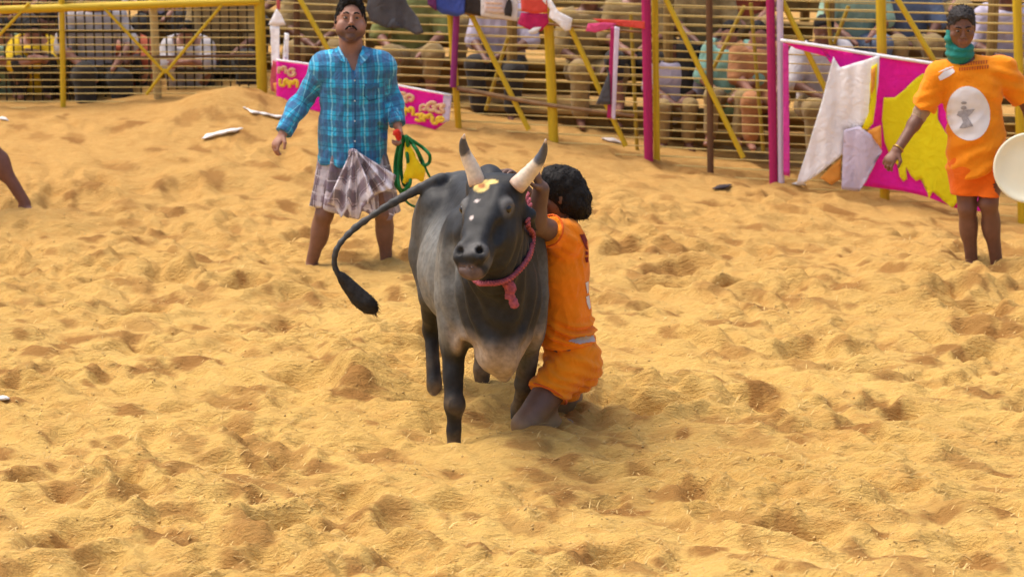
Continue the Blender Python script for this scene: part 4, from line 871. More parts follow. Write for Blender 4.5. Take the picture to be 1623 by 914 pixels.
# ------------------------------------------------------------------ wire fences, braces, stand behind them
def fpx(x, y, off=0.):               # photo pixel -> point on the fence line's vertical plane (off: metres nearer)
    Yc = 20.
    for _ in range(8): q = px(x, y, Yc - off); Yc = float(fence_Y(q[0]))
    return px(x, y, Yc - off)
YEL = pmat('yellow_steel', (.62, .42, .015), .55, .22, 9, .15, .4); WIRE = pmat('fence_wire', (.66, .50, .17), .5, .25, 7, 0, .4); BROWNP = pmat('brown_pole', (.15, .075, .035), .8, .25, 9, .3)
MAG = pmat('magenta_wrap', (.42, .018, .12), .6, .2, 8, .1); LIL = pmat('lilac_wrap', (.66, .56, .70), .6, .08, 8, .1); DKB = pmat('dark_bars', (.045, .032, .016), .7, .25, 9, .1)
TIMB = pmat('weathered_timber', (.26, .165, .055), .85, .38, 5, .5, .2, 0, 40)
def post(name, x0, y0, x1, y1, r, mat, parent, off=0., top=2.3, seg=10):   # from the base pixel up along the line through the upper pixel
    a = fpx(x1, y1, off); b = fpx(x0, y0, off); d = unit(b - a); L = (top - a[2])/d[2]; return rod(name, a - d*.25, a + d*L, r, mat, parent, seg)
def brace(name, x0, y0, x1, y1, r, mat, parent, off=0.): 
    a, b = fpx(x0, y0, off), fpx(x1, y1, off); return rod(name, a, b, r, mat, parent, 8)
def wires(parent, xa, xb, z0, n, dz, mat=WIRE, off=.0, r=.0048, seed=0):
    g = np.random.default_rng(seed); A, Bq = fpx(xa, 150, off), fpx(xb, 150, off)
    for i in range(n):
        z = z0 + i*dz; j = g.normal(0, .004, 2); a = V(A[0], A[1], z + j[0]); b = V(Bq[0], Bq[1], z + j[1])
        if max(gh(a[0], a[1]), gh(b[0], b[1])) - .35 > z: continue
        rod('wire', a, b, r, mat, parent, 6)
# left fence
lf = empty('wire_fence', fpx(200, 148), 'yellow wire fence with V braces and a top rail at the upper left', 'fence')
brace('top_rail', -140, 21, 412, 2, .034, YEL, lf, .03)
for x in (-45, 98): post('post', x, 0, x + 2, 152, .024, YEL, lf, .02)
post('post', 411, 0, 415, 124, .045, YEL, lf, .0)
for q in ((160, 8, 262, 116), (262, 116, 352, 8), (262, 110, 276, 128), (46, 6, -14, 70), (262, 110, 232, 150)): brace('brace', *q, .013, YEL, lf, .05)
post('pale_post', 244, 30, 250, 150, .034, pmat('cream_pole', (.50, .38, .17), .7, .15, 8, .2), lf, -.05)
wires(lf, -140, 98, .36, 16, .0585, off=.012, seed=1); wires(lf, 98, 412, .36, 16, .0585, off=.012, seed=2)
brace('rail', -140, 97, 412, 88, .012, BROWNP, lf, -.02)
bg_ = empty('bar_barricade', fpx(200, 148, -.3), 'dark steel barricade of thin upright bars behind the left wire fence', 'barricade')
for i in range(34):
    x = -60 + i*14.2; a = fpx(x, 152, -.35); rod('bar', V(a[0], a[1], .2), V(a[0], a[1], 1.5), .008, DKB, bg_, 6)
for z in (.62, .95, 1.28): a, b = fpx(-70, 150, -.35), fpx(420, 150, -.35); rod('rail', V(a[0], a[1]+.02, z), V(b[0], b[1]+.02, z), .016, DKB, bg_, 8)
# right fence
rf = empty('wire_fence', fpx(900, 215), 'long yellow wire fence behind the bull with slanting braces', 'fence')
bays = [418, 560, 722, 877, 1037, 1228, 1400, 1618, 1760]
for i in range(len(bays)-1): wires(rf, bays[i], bays[i+1], -.24, 25, .0705, off=.0, seed=20+i)
for i in range(len(bays)-1): wires(rf, bays[i], bays[i+1], -.205, 25, .0705, pmat('ochre_wire', (.46, .33, .09), .6, .2, 9, 0), -.22, .0038, 50+i)
for x0, x1, y1, r, m, o in ((556, 558, 165, .022, YEL, .02), (712, 726, 190, .027, YEL, .02), (868, 877, 212, .040, YEL, .01), (1038, 1041, 240, .026, YEL, .005), (1396, 1402, 300, .040, YEL, .01), (1612, 1620, 340, .036, YEL, .01), (1124, 1126, 252, .026, BROWNP, .02), (470, 472, 150, .028, BROWNP, -.1)):
    post('post', x0, 0, x1, y1, r, m, rf, o)
for q in ((745, 20, 838, 206), (902, 40, 992, 232), (1050, -12, 1178, 250), (1236, -6, 1332, 190), (1418, -8, 1500, 130), (470, -10, 560, 150)): brace('brace', *q, .022, YEL, rf, .04)
for q in ((805, 60, 770, 175), (1180, 10, 1130, 110), (1000, 20, 1010, 240), (1190, 5, 1210, 240), (1310, 0, 1335, 250), (1345, 10, 1322, 70)): brace('rear_brace', *q, .016, pmat('ochre_steel', (.38, .26, .03), .6, .2, 9, .1), rf, -.5)
# wrapped posts
for (x0, x1, y1, r, m, lab) in ((1024, 1028, 241, .037, MAG, 'magenta wrapped post standing against the middle of the wire fence'), (1221, 1226, 277, .034, MAG, 'dark magenta wrapped post beside the pink banner\'s pale edge'),
                              (1236, 1238, 280, .026, LIL, 'pale lilac post at the left end of the pink banner')):
    o = post('banner_post', x0, 0, x1, y1, r, m, None, .09); tag(o, lab, 'post')
o = rod('banner_post', fpx(728, -60, .07), fpx(718, 138, .07), .026, pmat('purple_wrap', (.26, .03, .16), .6, .3, 6, .1), None, 10); tag(o, 'purple and magenta wrapped pole hung on the fence near the small banner', 'post')
for a, b, r, lab in (((725, 140), (1005, 184), .018, 'thin brown bamboo pole lashed slanting along the fence foot'), ((690, 14), (1024, 52), .012, 'brown rope pole carrying the flags along the fence top')):
    P = spline([fpx(*a, .06), (fpx(*a, .06) + fpx(*b, .06))/2 + V(0, 0, -.02), fpx(*b, .06)], 12); o = tube('bamboo_pole', P, r*np.linspace(1.1, .8, 12), pmat('bamboo', (.26, .15, .07), .75, .3, 12, .3), None, 8); tag(o, lab, 'pole')

# ------------------------------------------------------------------ cloth pieces from outlines (each at its own place on the fence)
def drape(name, outline, mat, off, label=None, cat=None, parent=None, wave=.02, freq=5., thick=.004, cuts=5, group=None, seed=0, lean=None):
    P = [fpx(x, y, off + (lean(x, y) if lean else 0)) for x, y in outline]; bm = bmesh.new(); vs_ = [bm.verts.new(q) for q in P]; bm.faces.new(vs_)
    bmesh.ops.triangulate(bm, faces=bm.faces[:])
    for _ in range(6):
        le = [e for e in bm.edges if e.calc_length() > .045]
        if not le: break
        bmesh.ops.subdivide_edges(bm, edges=le, cuts=1); bmesh.ops.triangulate(bm, faces=[f_ for f_ in bm.faces if len(f_.verts) > 3])
    for v in bm.verts:
        c = np.array(v.co) + seed*5.3; v.co.y += float(wave*(pnoise(c*V(freq, 0, freq*.22)) + .5*pnoise(c*V(freq*2.4, 0, freq*.45)) + .07*pnoise(c*V(freq*5, 0, freq*3))))
    bmesh.ops.recalc_face_normals(bm, faces=bm.faces[:])
    if bm.faces[:][0].normal.y > 0: bmesh.ops.reverse_faces(bm, faces=bm.faces[:])
    me = bpy.data.meshes.new(name); bm.to_mesh(me); bm.free(); me.materials.append(mat); me.polygons.foreach_set('use_smooth', [True]*len(me.polygons))
    o = link(name, me, parent); md = o.modifiers.new('thick', 'SOLIDIFY'); md.thickness = thick; md.offset = -1; tag(o, label, cat, group); return o
PINK, WHT, YELP = cloth('banner_magenta', (.92, .012, .42), .07, .6), cloth('banner_white', (.93, .92, .94), .04, .7), cloth('banner_yellow', (.92, .80, .008), .04, .6)
ORP = cloth('banner_orange', (.85, .36, .06), .1, .7)
# big torn banner at the right: same ripple for sheet and print, print 6 mm proud
bn = empty('banner', fpx(1400, 300, .2), 'torn magenta banner with yellow print hung on the fence at the right', 'banner')
lw = dict(wave=.022, freq=3.5, cuts=7)
drape('sheet', [(1381, 88), (1395, 91), (1480, 103), (1560, 116), (1560, 336), (1515, 330), (1470, 312), (1430, 303), (1385, 297), (1352, 292), (1372, 230), (1388, 170)], PINK, .16, parent=bn, **lw)
drape('top_strip', [(1240, 66), (1300, 75), (1385, 89), (1372, 99), (1325, 113), (1322, 95), (1295, 86), (1262, 78)], PINK, .165, parent=bn, **lw)
tube('top_hem', spline([fpx(x, y, .175) for x, y in ((1237, 64), (1300, 73), (1380, 86), (1480, 101), (1560, 114))], 20), .014, WHT, bn, 6)
drape('side_strip', [(1241, 68), (1250, 72), (1252, 280), (1242, 278)], cloth('banner_pink_edge', (.72, .06, .36), .1), .15, parent=bn, **lw)
pr = [(1401, 155), (1418, 155), (1434, 143), (1452, 125), (1463, 117), (1474, 119), (1484, 140), (1480, 170), (1487, 190), (1500, 212), (1540, 220), (1540, 290), (1510, 330), (1500, 322), (1490, 310), (1478, 303), (1472, 316), (1470, 305), (1474, 294), (1488, 292), (1494, 284), (1478, 274), (1462, 268), (1447, 254), (1458, 272), (1459, 284), (1452, 287), (1444, 279), (1436, 264), (1438, 284), (1432, 288), (1426, 280), (1423, 262), (1412, 250), (1402, 225), (1398, 190)]
drape('yellow_print', pr, YELP, .172, parent=bn, **lw)
fl1 = drape('torn_flap', [(1322, 91), (1332, 108), (1360, 98), (1394, 86), (1391, 130), (1383, 180), (1362, 204), (1340, 206), (1338, 243), (1312, 264), (1292, 280), (1270, 292), (1262, 292), (1282, 230), (1303, 160)], WHT, .24, parent=bn, wave=.05, freq=4, cuts=7, seed=3)
fl2 = drape('torn_flap', [(1338, 206), (1362, 200), (1384, 216), (1398, 240), (1378, 270), (1362, 304), (1334, 300), (1336, 250)], cloth('banner_lilac', (.62, .55, .70), .06, .7), .27, parent=bn, wave=.05, freq=5, cuts=6, seed=5)
drape('torn_edge', [(1381, 106), (1391, 100), (1389, 160), (1384, 196), (1374, 206), (1366, 204), (1377, 178), (1380, 140)], YELP, .30, parent=bn, wave=.03, freq=5, cuts=4, seed=3); drape('torn_edge', [(1380, 112), (1388, 104), (1386, 140), (1381, 150)], ORP, .315, parent=bn, wave=.02, cuts=3, seed=3)
drape('torn_edge', [(1374, 208), (1396, 198), (1397, 236), (1386, 222)], ORP, .29, parent=bn, wave=.02, cuts=3, seed=4); drape('torn_edge', [(1300, 282), (1314, 266), (1334, 250), (1332, 284), (1318, 293)], ORP, .22, parent=bn, wave=.03, cuts=4)
# small banner behind the plaid-shirted man, with rounded yellow and cream lettering
sb = empty('banner', fpx(660, 190, .25), 'small magenta banner with rounded yellow lettering behind the plaid-shirted person', 'banner')
drape('sheet', [(438, 96), (520, 108), (620, 134), (713, 152), (709, 192), (690, 206), (600, 196), (500, 176), (438, 160)], PINK, .25, parent=sb, wave=.008, freq=3, cuts=6)
drape('edge_tape', [(703, 150), (716, 152), (712, 192), (700, 196)], cloth('lilac_tape', (.66, .58, .74), .08), .265, parent=sb, wave=.006, cuts=3)
tube('top_hem', spline([fpx(x, y, .262) for x, y in ((438, 95), (520, 107), (620, 133), (714, 151))], 14), .009, WHT, sb, 6)
LET = [cloth('letter_cream', (.80, .50, .28), .08), cloth('letter_yellow', (.92, .62, .05), .08)]
def glyph(x, y, s, kind, m):         # a rounded letter form: thick loop strokes
    K = {0: [(-.5, .5), (-.5, -.2), (-.1, -.5), (.35, -.2), (.1, .2), (-.2, .05)], 1: [(-.5, .45), (-.45, -.4), (.0, -.1), (.1, -.45), (.5, -.4), (.5, .45)], 2: [(.45, -.35), (0, -.5), (-.45, -.15), (-.2, .35), (.3, .3), (.4, 0), (.05, -.05)], 3: [(-.5, -.4), (-.5, .4), (.0, .45), (.05, -.1), (.4, -.3), (.5, .4)], 4: [(-.5, -.3), (.5, -.4), (.1, 0), (.45, .35), (-.1, .45), (-.5, .25)]}[kind % 5]
    S = spline([fpx(x + a*s, y + b*s, .268) for a, b in K], 20); Vt, F = tube_data(S, .015*s/13, 6); Py = np.repeat(S[:, 1], 6); Vt[:, 1] = Py + .18*(Vt[:, 1] - Py); mesh('letter', Vt, F, m, sb)
for x, y, s, k in ((637, 154, 13, 2), (650, 157, 13, 0), (672, 172, 11, 0), (684, 170, 15, 2), (697, 172, 14, 4), (447, 112, 11, 1), (462, 116, 12, 2)): glyph(x, y, s, k, LET[0])
for x, y, s, k in ((634, 172, 14, 3), (648, 178, 13, 1), (664, 186, 12, 4), (678, 188, 12, 1), (692, 190, 12, 3), (700, 190, 9, 0), (450, 130, 12, 3), (465, 134, 12, 1)): glyph(x, y, s, k, LET[1])
# ragged flags along the top of the fence
GRY, BLU, BLK, RED, CRM, MGC = cloth('flag_grey', (.085, .085, .095), .15), cloth('flag_blue', (.05, .085, .36), .15), cloth('flag_black', (.04, .032, .03), .2), cloth('flag_red', (.74, .085, .06), .1), cloth('flag_cream', (.74, .70, .68), .06), cloth('flag_magenta', (.52, .02, .11), .15)
G_ = 'ragged flags strung along the fence'
drape('flag', [(590, -25), (634, -25), (646, 8), (662, 28), (672, 52), (660, 56), (640, 46), (622, 30), (612, 44), (588, 34), (580, 14)], GRY, .14, 'dark grey rag flag beside the plaid-shirted person\'s head', 'flag', wave=.05, freq=5, group=G_)
drape('flag', [(684, -30), (738, -30), (736, 22), (724, 27), (700, 22), (686, 10)], BLU, .15, 'blue flag with a straight lower edge at the fence top', 'flag', wave=.03, group=G_)
drape('flag', [(674, -30), (690, -30), (692, 18), (678, 8)], cloth('flag_purple', (.14, .03, .13), .15), .16, 'narrow dark purple flag left of the blue one', 'flag', wave=.02, group=G_)
drape('flag', [(734, -30), (768, -30), (764, 26), (736, 20)], BLK, .14, 'black flag between the blue flag and the white poster', 'flag', wave=.03, group=G_)
ps = drape('poster', [(762, -60), (822, -60), (820, 34), (790, 30), (762, 26)], CRM, .17, 'white poster with a dark little figure hung at the fence top', 'poster', wave=.015)
drape('printed_panel', [(766, -20), (802, -20), (801, 23), (768, 20)], cloth('poster_pale', (.72, .62, .62), .06), .185, parent=ps, wave=.015, cuts=4)
drape('printed_figure', [(803, 4), (807, -4), (811, 4), (812, 16), (810, 27), (800, 25), (799, 16)], BLK, .195, parent=ps, wave=.01, cuts=3); drape('printed_line', [(769, 4), (796, 5), (796, 6.5), (769, 5.5)], LET[0], .195, parent=ps, wave=.01, cuts=2); drape('printed_line', [(769, 11), (796, 12), (796, 13.5), (769, 12.5)], LET[0], .195, parent=ps, wave=.01, cuts=2)
drape('flag', [(824, -25), (866, -25), (868, 20), (846, 22), (826, 18)], RED, .18, 'bright red flag right of the white poster', 'flag', wave=.03, group=G_)
drape('flag', [(826, 20), (868, 22), (870, 36), (858, 50), (840, 48), (820, 38)], MGC, .17, 'dark magenta flag under the bright red one', 'flag', wave=.04, group=G_)
drape('flag', [(846, 44), (858, 43), (852, 53), (842, 55), (836, 50)], CRM, .20, 'small white scrap at the tip of the magenta flag', 'flag', wave=.02, group=G_)
drape('flag', [(862, -12), (872, -2), (884, 18), (907, 30), (904, 48), (896, 50), (884, 38), (870, 28), (872, 16), (860, 2)], WHT, .2, 'crumpled white strip knotted onto the flag line', 'flag', wave=.04, freq=8, group=G_)
drape('flag', [(932, 38), (958, 36), (978, 38), (966, 46), (944, 52), (928, 50)], cloth('flag_pink', (.70, .08, .22), .15), .13, 'small pink flag left of the red ribbon', 'flag', wave=.03, group=G_)
drape('flag', [(940, 30), (1022, 34), (1022, 46), (984, 42), (950, 36)], RED, .12, 'long red ribbon tied to the magenta post', 'flag', wave=.02, group=G_)
pn = empty('hanging_strip', fpx(972, 120, .13), 'narrow magenta and white strip with a grey tail hanging on the fence', 'flag')
drape('strip', [(968, 42), (976, 42), (971, 188), (962, 188)], MAG, .14, parent=pn, wave=.01, cuts=4); drape('strip', [(974, 42), (982, 44), (975, 190), (969, 188)], LIL, .15, parent=pn, wave=.01, cuts=4); drape('tail', [(966, 112), (968, 166), (944, 166)], GRY, .16, parent=pn, wave=.01, cuts=3)
# knotted white and red ribbon at the left corner post
rb = empty('ribbon', fpx(446, 80, .16), 'white ribbon bundle with red tips hanging by the corner of the fence', 'ribbon')
drape('bow', [(438, 14), (444, 22), (453, 40), (438, 42), (425, 40)], WHT, .18, parent=rb, wave=.03, cuts=4); drape('knot_band', [(438, -12), (444, -12), (444, 16), (438, 15)], cloth('flag_rose', (.55, .10, .11), .15), .17, parent=rb, wave=.01, cuts=2)
drape('tail', [(428, 41), (443, 42), (444, 122), (440, 146), (433, 140), (432, 90)], WHT, .17, parent=rb, wave=.03, cuts=5); drape('tail', [(451, 52), (458, 54), (456, 126), (460, 134), (448, 146), (446, 126)], WHT, .2, parent=rb, wave=.02, cuts=5)
drape('red_tip', [(432, 96), (443, 100), (445, 128), (440, 148), (430, 144), (428, 128)], cloth('flag_rose', (.55, .10, .11), .15), .19, parent=rb, wave=.02, cuts=3); drape('orange_tip', [(433, 132), (444, 130), (442, 148), (436, 148)], ORP, .205, parent=rb, wave=.01, cuts=2)
print('fence', round(time.time()-T0, 1))

# ------------------------------------------------------------------ timber stand behind the right fence
st = empty('timber_stand', (1.0, 21.6, .2), 'stepped brown timber spectator stand behind the wire fence', 'stand')
gr = np.random.default_rng(31)
def stand_pt(x, tier): return V(x, float(np.interp(x, [-5, 6], [21.05, 19.15])) + .55 + tier*.42, 0)
for tier in range(4):
    for b in range(7):
        xa, xb = -2.6 + b*1.3, -2.6 + (b+1)*1.3 - .015
        for k in range(2):
            a, c = stand_pt(xa, tier), stand_pt(xb, tier); z = .28 + tier*.33 + gr.normal(0, .006); a = a + V(0, .02 + k*.17, z); c = c + V(0, .02 + k*.17, z + gr.normal(0, .006)); box_bar('seat_plank', a, c, .155, .035, TIMB, st, up=(0, 1, 0))
        for k in range(2):
            a, c = stand_pt(xa, tier), stand_pt(xb, tier); z = .28 + tier*.33 - .07 - k*.135; box_bar('riser_plank', a + V(0, .06, z), c + V(0, .06, z + gr.normal(0, .006)), .122, .022, TIMB, st)
for b in range(8):
    xa = -2.6 + b*1.3; q = stand_pt(xa, 0); rod('stand_post', q + V(0, -.03, -.1), q + V(0, -.03, 2.6), .045, TIMB, st, 8)
    q = stand_pt(xa, 3); rod('stand_post', q + V(0, .4, -.1), q + V(0, .4, 3.0), .045, TIMB, st, 8)
for k in range(9):
    a, c = stand_pt(-2.6, 3) + V(0, .42, 1.25 + k*.17), stand_pt(6.5, 3) + V(0, .42, 1.25 + k*.17); box_bar('back_board', a, c, .155, .025, TIMB, st)
st2 = empty('timber_stand', (-4, 22.2, .3), 'low timber spectator stand behind the left wire fence', 'stand')
for tier in range(4):
    for b in range(4):
        xa, xb = -7.4 + b*1.3, -7.4 + (b+1)*1.3 - .015; y = 21.5 + tier*.42; z = .55 + tier*.33
        for k in range(2): box_bar('seat_plank', V(xa, y + k*.17, z), V(xb, y + k*.17, z + gr.normal(0, .006)), .155, .035, TIMB, st2, up=(0, 1, 0)); box_bar('riser_plank', V(xa, y + .04, z - .08 - k*.135), V(xb, y + .04, z - .08 - k*.135), .122, .022, TIMB, st2)
for k in range(8): box_bar('back_board', V(-7.4, 23.3, 1.9 + k*.17), V(-2.2, 23.3, 1.9 + k*.17), .155, .025, TIMB, st2)

# ------------------------------------------------------------------ spectators behind the wire
def spectator(x, y, Y, pose, shirt, lower, skin, label, turn=0., s=1., seed=0):
    o = px(x, y, Y); c = V(o[0], Y, o[2]); r = np.random.default_rng(seed); root = empty('person', c, label, 'person', 'spectators behind the fence')
    ca, sa = math.cos(turn), math.sin(turn)
    T = lambda a, b, z: c + V(a*ca - b*sa, a*sa + b*ca, z)*s           # a: right, b: away from the camera, z: up from the seat/feet
    q = lambda v: v + r.normal(0, .02)
    if pose == 'sit':
        J = dict(pelvis=T(0, 0, .12), waist=T(0, -.03, .30), chest=T(0, -.06, .48), neck=T(0, -.07, .64), shL=T(-.19, -.06, .58), shR=T(.19, -.06, .58), elL=T(q(-.27), -.16, q(.34)), elR=T(q(.27), -.16, q(.34)), wrL=T(q(-.12), -.36, q(.24)), wrR=T(q(.12), -.36, q(.24)),
                 hipL=T(-.10, -.02, .10), hipR=T(.10, -.02, .10), knL=T(q(-.17), -.42, q(.16)), knR=T(q(.17), -.42, q(.16)), anL=T(-.15, -.42, -.26), anR=T(.15, -.42, -.26)); hc = T(0, -.10, .78)
        J['toeL'], J['toeR'] = T(-.17, -.58, -.32), T(.17, -.58, -.32)
    elif pose == 'squat':
        J = dict(pelvis=T(0, .05, .17), waist=T(0, .0, .33), chest=T(0, -.10, .48), neck=T(0, -.16, .62), shL=T(-.19, -.14, .56), shR=T(.19, -.14, .56), elL=T(-.24, -.32, q(.42)), elR=T(.24, -.32, q(.42)), wrL=T(q(-.05), -.46, q(.45)), wrR=T(q(.05), -.46, q(.45)),
                 hipL=T(-.10, .02, .16), hipR=T(.10, .02, .16), knL=T(-.19, -.34, .42), knR=T(.19, -.34, .42), anL=T(-.15, -.16, .06), anR=T(.15, -.16, .06)); hc = T(0, -.20, .76)
        J['toeL'], J['toeR'] = T(-.17, -.34, .02), T(.17, -.34, .02)
    else:
        J = dict(pelvis=T(0, 0, .92), waist=T(0, 0, 1.05), chest=T(0, 0, 1.25), neck=T(0, .01, 1.45), shL=T(-.19, 0, 1.38), shR=T(.19, 0, 1.38), elL=T(q(-.26), .02, 1.10), elR=T(q(.26), .02, 1.10), wrL=T(q(-.24), -.12, q(.92)), wrR=T(q(.24), -.12, q(.92)),
                 hipL=T(-.09, 0, .86), hipR=T(.09, 0, .86), knL=T(-.11, -.03, .47), knR=T(.11, -.03, .47), anL=T(-.12, 0, .07), anR=T(.12, 0, .07)); hc = T(0, -.01, 1.61)
        J['toeL'], J['toeR'] = T(-.14, -.16, .02), T(.14, -.16, .02)
    fw = unit(T(0, -1, 0) - T(0, 0, 0)); h = .016; f = Field(h); torso(f, J, fw)
    for k in 'LR': arm(f, J, k); leg(f, J, k)
    R = rotm(fw + V(r.normal(0, .25), 0, -.15), (0, 0, 1)); L = head(f, hc, R, 1.05*s, J['neck'], detail=True)
    for k in 'LR': f.cap(J['wr'+k], J['wr'+k] + unit(J['wr'+k] - J['el'+k])*.14*s, .032, .022, .02)
    Vt, Q = f.build(); mesh('body', Vt, Q, SKIN(), root, attrs={'col': skin_attr(f, Vt, skin)})
    g = Field(h); torso(g, J, fw, .026)
    for k in 'LR': arm(g, J, k, .03, 0, 0)
    g.cut_local(J['neck'] + V(0, 0, -.01), V(0, 0, 1), J['neck'], .13); mesh('shirt', *g.build(lambda P, N: folds(P, N, (0, 0, 1), .012, 10, seed)), cloth(*shirt), root)
    g = Field(h); g.cap(J['pelvis'] + V(0, 0, .04), J['pelvis'], .175*s, .185*s, .05, fw, .85)
    for k in 'LR':
        a, b, e = J['hip'+k], J['kn'+k], J['an'+k]; g.cap(a, b, .112*s, .09*s, .05); g.cap(b, b + (e - b)*(.35 if seed % 2 else .85), .085*s, .075*s, .04)
    mesh('trousers', *g.build(lambda P, N: folds(P, N, (0, 0, 1), .012, 10, seed + 5)), cloth(*lower), root)
    hh_ = Field(.010); hh_.ell(L(0, -.018, .05), V(.088, .108, .092)*s, R, .02); hh_.ell(L(0, .115, .0), V(.074, .082, .085)*s, R, .012, 0, True); hh_.ell(L(0, 0, -.09), V(.13, .16, .085)*s, R, .02, 0, True); mesh('hair', *hh_.build(lambda P, N: .006*pnoise(P*60)), HAIR(), root)
CW, CM, CT, CY, CO, CG, CDK, CLI, CKH, CRD, CBL = ('shirt_white', (.55, .52, .54)), ('shirt_mint', (.30, .45, .33)), ('shirt_teal', (.22, .42, .35)), ('shirt_yellow', (.78, .52, .02)), ('shirt_orange', (.42, .19, .08)), ('shirt_green', (.20, .22, .07)), ('cloth_dark', (.035, .032, .03)), ('shirt_lilac', (.50, .46, .58)), ('cloth_khaki', (.30, .21, .09)), ('shirt_rust', (.42, .10, .05)), ('shirt_blue', (.13, .17, .25))
s1, s2, s3 = (.26, .12, .08), (.16, .07, .045), (.34, .16, .11)
for a in ((12, 148, 21.0, 'squat', CM, CDK, s3, 'child in mint green shirt squatting behind the fence at the far left', 0, .72), (56, 150, 20.95, 'squat', CY, CDK, s3, 'child in bright yellow shirt squatting behind the left fence', .2, .72), (92, 146, 21.1, 'squat', CG, CKH, s2, 'person in olive green shirt crouching beside the yellow-shirted child', -.3, .8),
          (150, 140, 20.95, 'sit', CW, CDK, s1, 'large person in pale grey shirt seated behind the left fence', .35, 1.05), (214, 146, 21.3, 'squat', CRD, CDK, s3, 'person in rust shirt crouching beside the cream post', -.2, .7), (300, 150, 20.95, 'squat', CW, CW, s3, 'person in white clothes squatting right of the cream post', .1, .72), (352, 118, 21.3, 'sit', CKH, CDK, s2, 'person in khaki shirt seated near the fence corner', .2, 1.0), (390, 60, 22.0, 'sit', CBL, CDK, s1, 'person in blue shirt seated high behind the fence corner', 0, 1.0),
          (30, 60, 22.0, 'sit', CRD, CDK, s1, 'person in rust shirt seated high at the far left', 0, 1.0), (108, 48, 22.2, 'sit', CO, CDK, s2, 'person in orange shirt seated high behind the thin yellow post', 0, 1.0), (255, 52, 22.1, 'sit', CLI, CDK, s1, 'person in lilac shirt seated high behind the cream post', .1, 1.0),
          (500, 96, 21.6, 'sit', CKH, CKH, s2, 'person in khaki seated behind the fence beside the ribbon', .1, 1.0), (655, 112, 21.4, 'sit', CG, CKH, s1, 'person in olive shirt seated above the small banner', 0, 1.0), (690, 60, 21.9, 'sit', CO, CKH, s2, 'person in orange shirt seated behind the blue flag', .1, 1.0), (800, 122, 21.1, 'sit', CLI, CDK, s2, 'person in lilac shirt seated below the white poster', -.2, .95), (930, 130, 21.0, 'sit', CKH, CKH, s2, 'person in khaki seated left of the hanging strip', .2, .95), (1005, 110, 20.9, 'sit', CKH, CDK, s1, 'person in khaki shirt seated left of the magenta post', .0, .9),
          (1062, 182, 20.6, 'sit', CLI, CKH, s2, 'person in lilac shirt seated right of the magenta post', .1, .72), (1156, 168, 20.45, 'sit', CT, CKH, s1, 'person in turquoise shirt seated right of the brown pole', -.2, .78), (1194, 172, 20.4, 'sit', CO, CO, s3, 'person in orange clothes seated beside the turquoise shirt', .2, .8), (1110, 96, 20.9, 'sit', CKH, CDK, s2, 'person in khaki seated high behind the brown pole', 0, .95), (1180, 60, 21.2, 'sit', CRD, CKH, s1, 'person in rust shirt seated high above the orange clothes', 0, .95),
          (1296, 186, 20.05, 'sit', CW, CKH, s2, 'person in white shirt seated behind the torn banner gap', .2, .92), (1352, 92, 20.6, 'sit', CM, CBL, s1, 'person in mint shirt seated above the banner\'s white flap', 0, .95), (1432, 92, 20.7, 'sit', CBL, CKH, s2, 'person in blue shirt seated above the yellow print', .1, .95), (1590, 130, 20.3, 'sit', CLI, CKH, s2, 'person in lilac shirt seated behind the player\'s far shoulder', -.1, .95), (1480, 40, 21.1, 'sit', CW, CKH, s1, 'person in white shirt seated behind the player\'s near shoulder', 0, .95)):
    spectator(*a, seed=int(a[0]))
print('spectators', round(time.time()-T0, 1))
# ------------------------------------------------------------------ litter on the sand
def scrap(name, pts, h, mat, label, cat='litter', r=.012, seed=0):
    P = [on_sand(x, y) + V(0, 0, h) for x, y in pts]; f = Field(.008); n = len(P)
    rs = [r*.45] + [r]*(n-2) + [r*.5] if n > 2 else [r]*n
    f.chain(P, rs, .02, V(0, 0, 1), .4); o = mesh(name, *f.build(lambda Q, N: .004*pnoise(Q*22 + seed) + .002*pnoise(Q*70)), mat); tag(o, label, cat)
WP = pmat('white_plastic', (.82, .80, .76), .4, .05, 12, .1)
scrap('plastic_bottle', [(322, 224), (333, 219), (350, 215), (368, 211), (384, 208)], .022, WP, 'flattened white plastic bottle lying on the sand left of the plaid shirt', 'bottle', .028)
scrap('plastic_scrap', [(386, 172), (402, 180), (420, 183), (440, 187), (452, 186)], .012, WP, 'long white plastic scrap on the sand beside the plaid-shirted person\'s arm', 'litter', .018, 3)
scrap('plastic_scrap', [(-8, 190), (4, 190), (13, 193)], .012, WP, 'white scrap on the sand at the left edge near the fence', 'litter', .018, 5)
scrap('plastic_scrap', [(-8, 631), (4, 633), (12, 634)], .010, WP, 'small white scrap at the left edge of the open sand', 'litter', .016, 6)
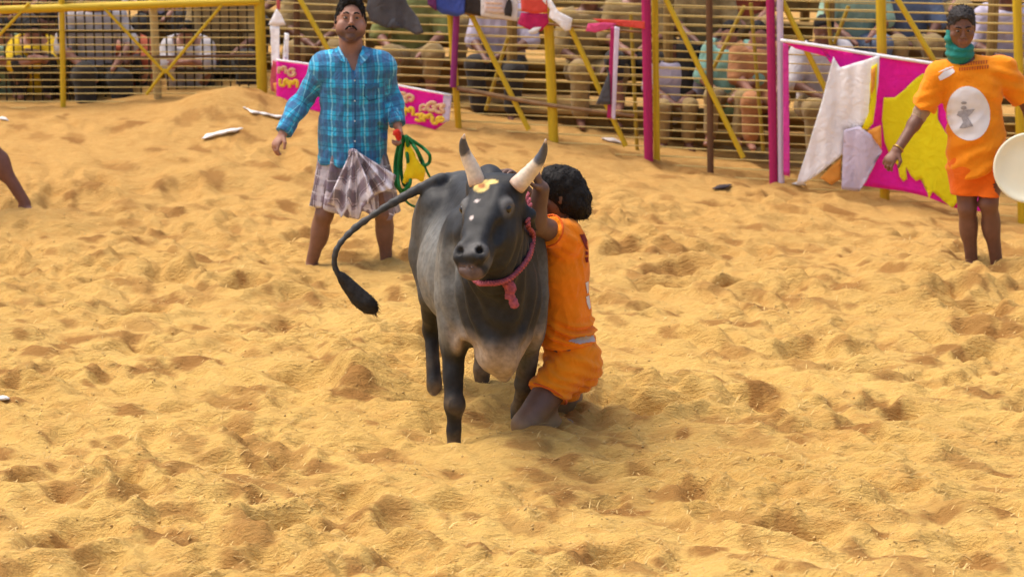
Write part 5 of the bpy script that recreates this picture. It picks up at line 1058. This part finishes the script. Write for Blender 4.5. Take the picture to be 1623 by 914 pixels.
scrap('plastic_scrap', [(955, 222), (970, 225), (984, 229)], .015, pmat('grey_plastic', (.50, .46, .44), .6, .1, 12, .1), 'pale grey scrap at the foot of the fence right of the hanging strip', 'litter', .035, 7)
scrap('plastic_scrap', [(1256, 294), (1266, 294), (1276, 296)], .015, WP, 'white scrap on the sand below the torn banner', 'litter', .026, 8)
scrap('paper_scrap', [(160, 142), (174, 145), (188, 148)], .02, WP, 'crumpled white scrap at the foot of the left fence', 'litter', .02, 9)
scrap('cloth_scrap', [(1130, 302), (1145, 299), (1158, 296)], .015, pmat('dark_rag', (.05, .04, .045), .9, .3, 20, .2), 'dark rag on the sand in front of the magenta post', 'litter', .030, 10)
# loose clods and husk fibres strewn over the sand
def litter_mass():
    r = np.random.default_rng(77); Vt, F = [], []; n = 0
    for i in range(9000):
        y = 9.0 + 8.5*r.random()**1.3; x = r.uniform(-.23, .23)*y; z = gh(x, y)
        if i % 4 == 0:
            s = r.uniform(.003, .009); c = V(x, y, z + s*.3); q = r.normal(0, 1, (6, 3))*.18 + np.array([(1, 0, 0), (-1, 0, 0), (0, 1, 0), (0, -1, 0), (0, 0, .8), (0, 0, -.8)])
            k = len(Vt); Vt += list(c + q*s); F += [(k+a, k+b, k+c_) for a, b, c_ in ((0, 2, 4), (2, 1, 4), (1, 3, 4), (3, 0, 4), (2, 0, 5), (1, 2, 5), (3, 1, 5), (0, 3, 5))]
        else:
            L_ = r.uniform(.02, .07); a = r.normal(.3, .7); d = V(math.cos(a), math.sin(a), r.normal(0, .25)); sd = V(-math.sin(a), math.cos(a), 0)*r.uniform(.0012, .0028); c = V(x, y, z + .006); m_ = c + d*L_*.5 + V(0, 0, r.uniform(.002, .012)); e = c + d*L_
            k = len(Vt); Vt += [c - sd, c + sd, m_ + sd, m_ - sd, e]; F += [(k, k+1, k+2, k+3), (k+3, k+2, k+4)]
    o = mesh('husk_litter', Vt, F, pmat('husk', (.60, .40, .15), .9, .35, 3, 0, .1)); tag(o, 'loose clods and straw-coloured husk fibres strewn over the sand', 'litter', kind='stuff')
litter_mass()
print('done', round(time.time()-T0, 1))
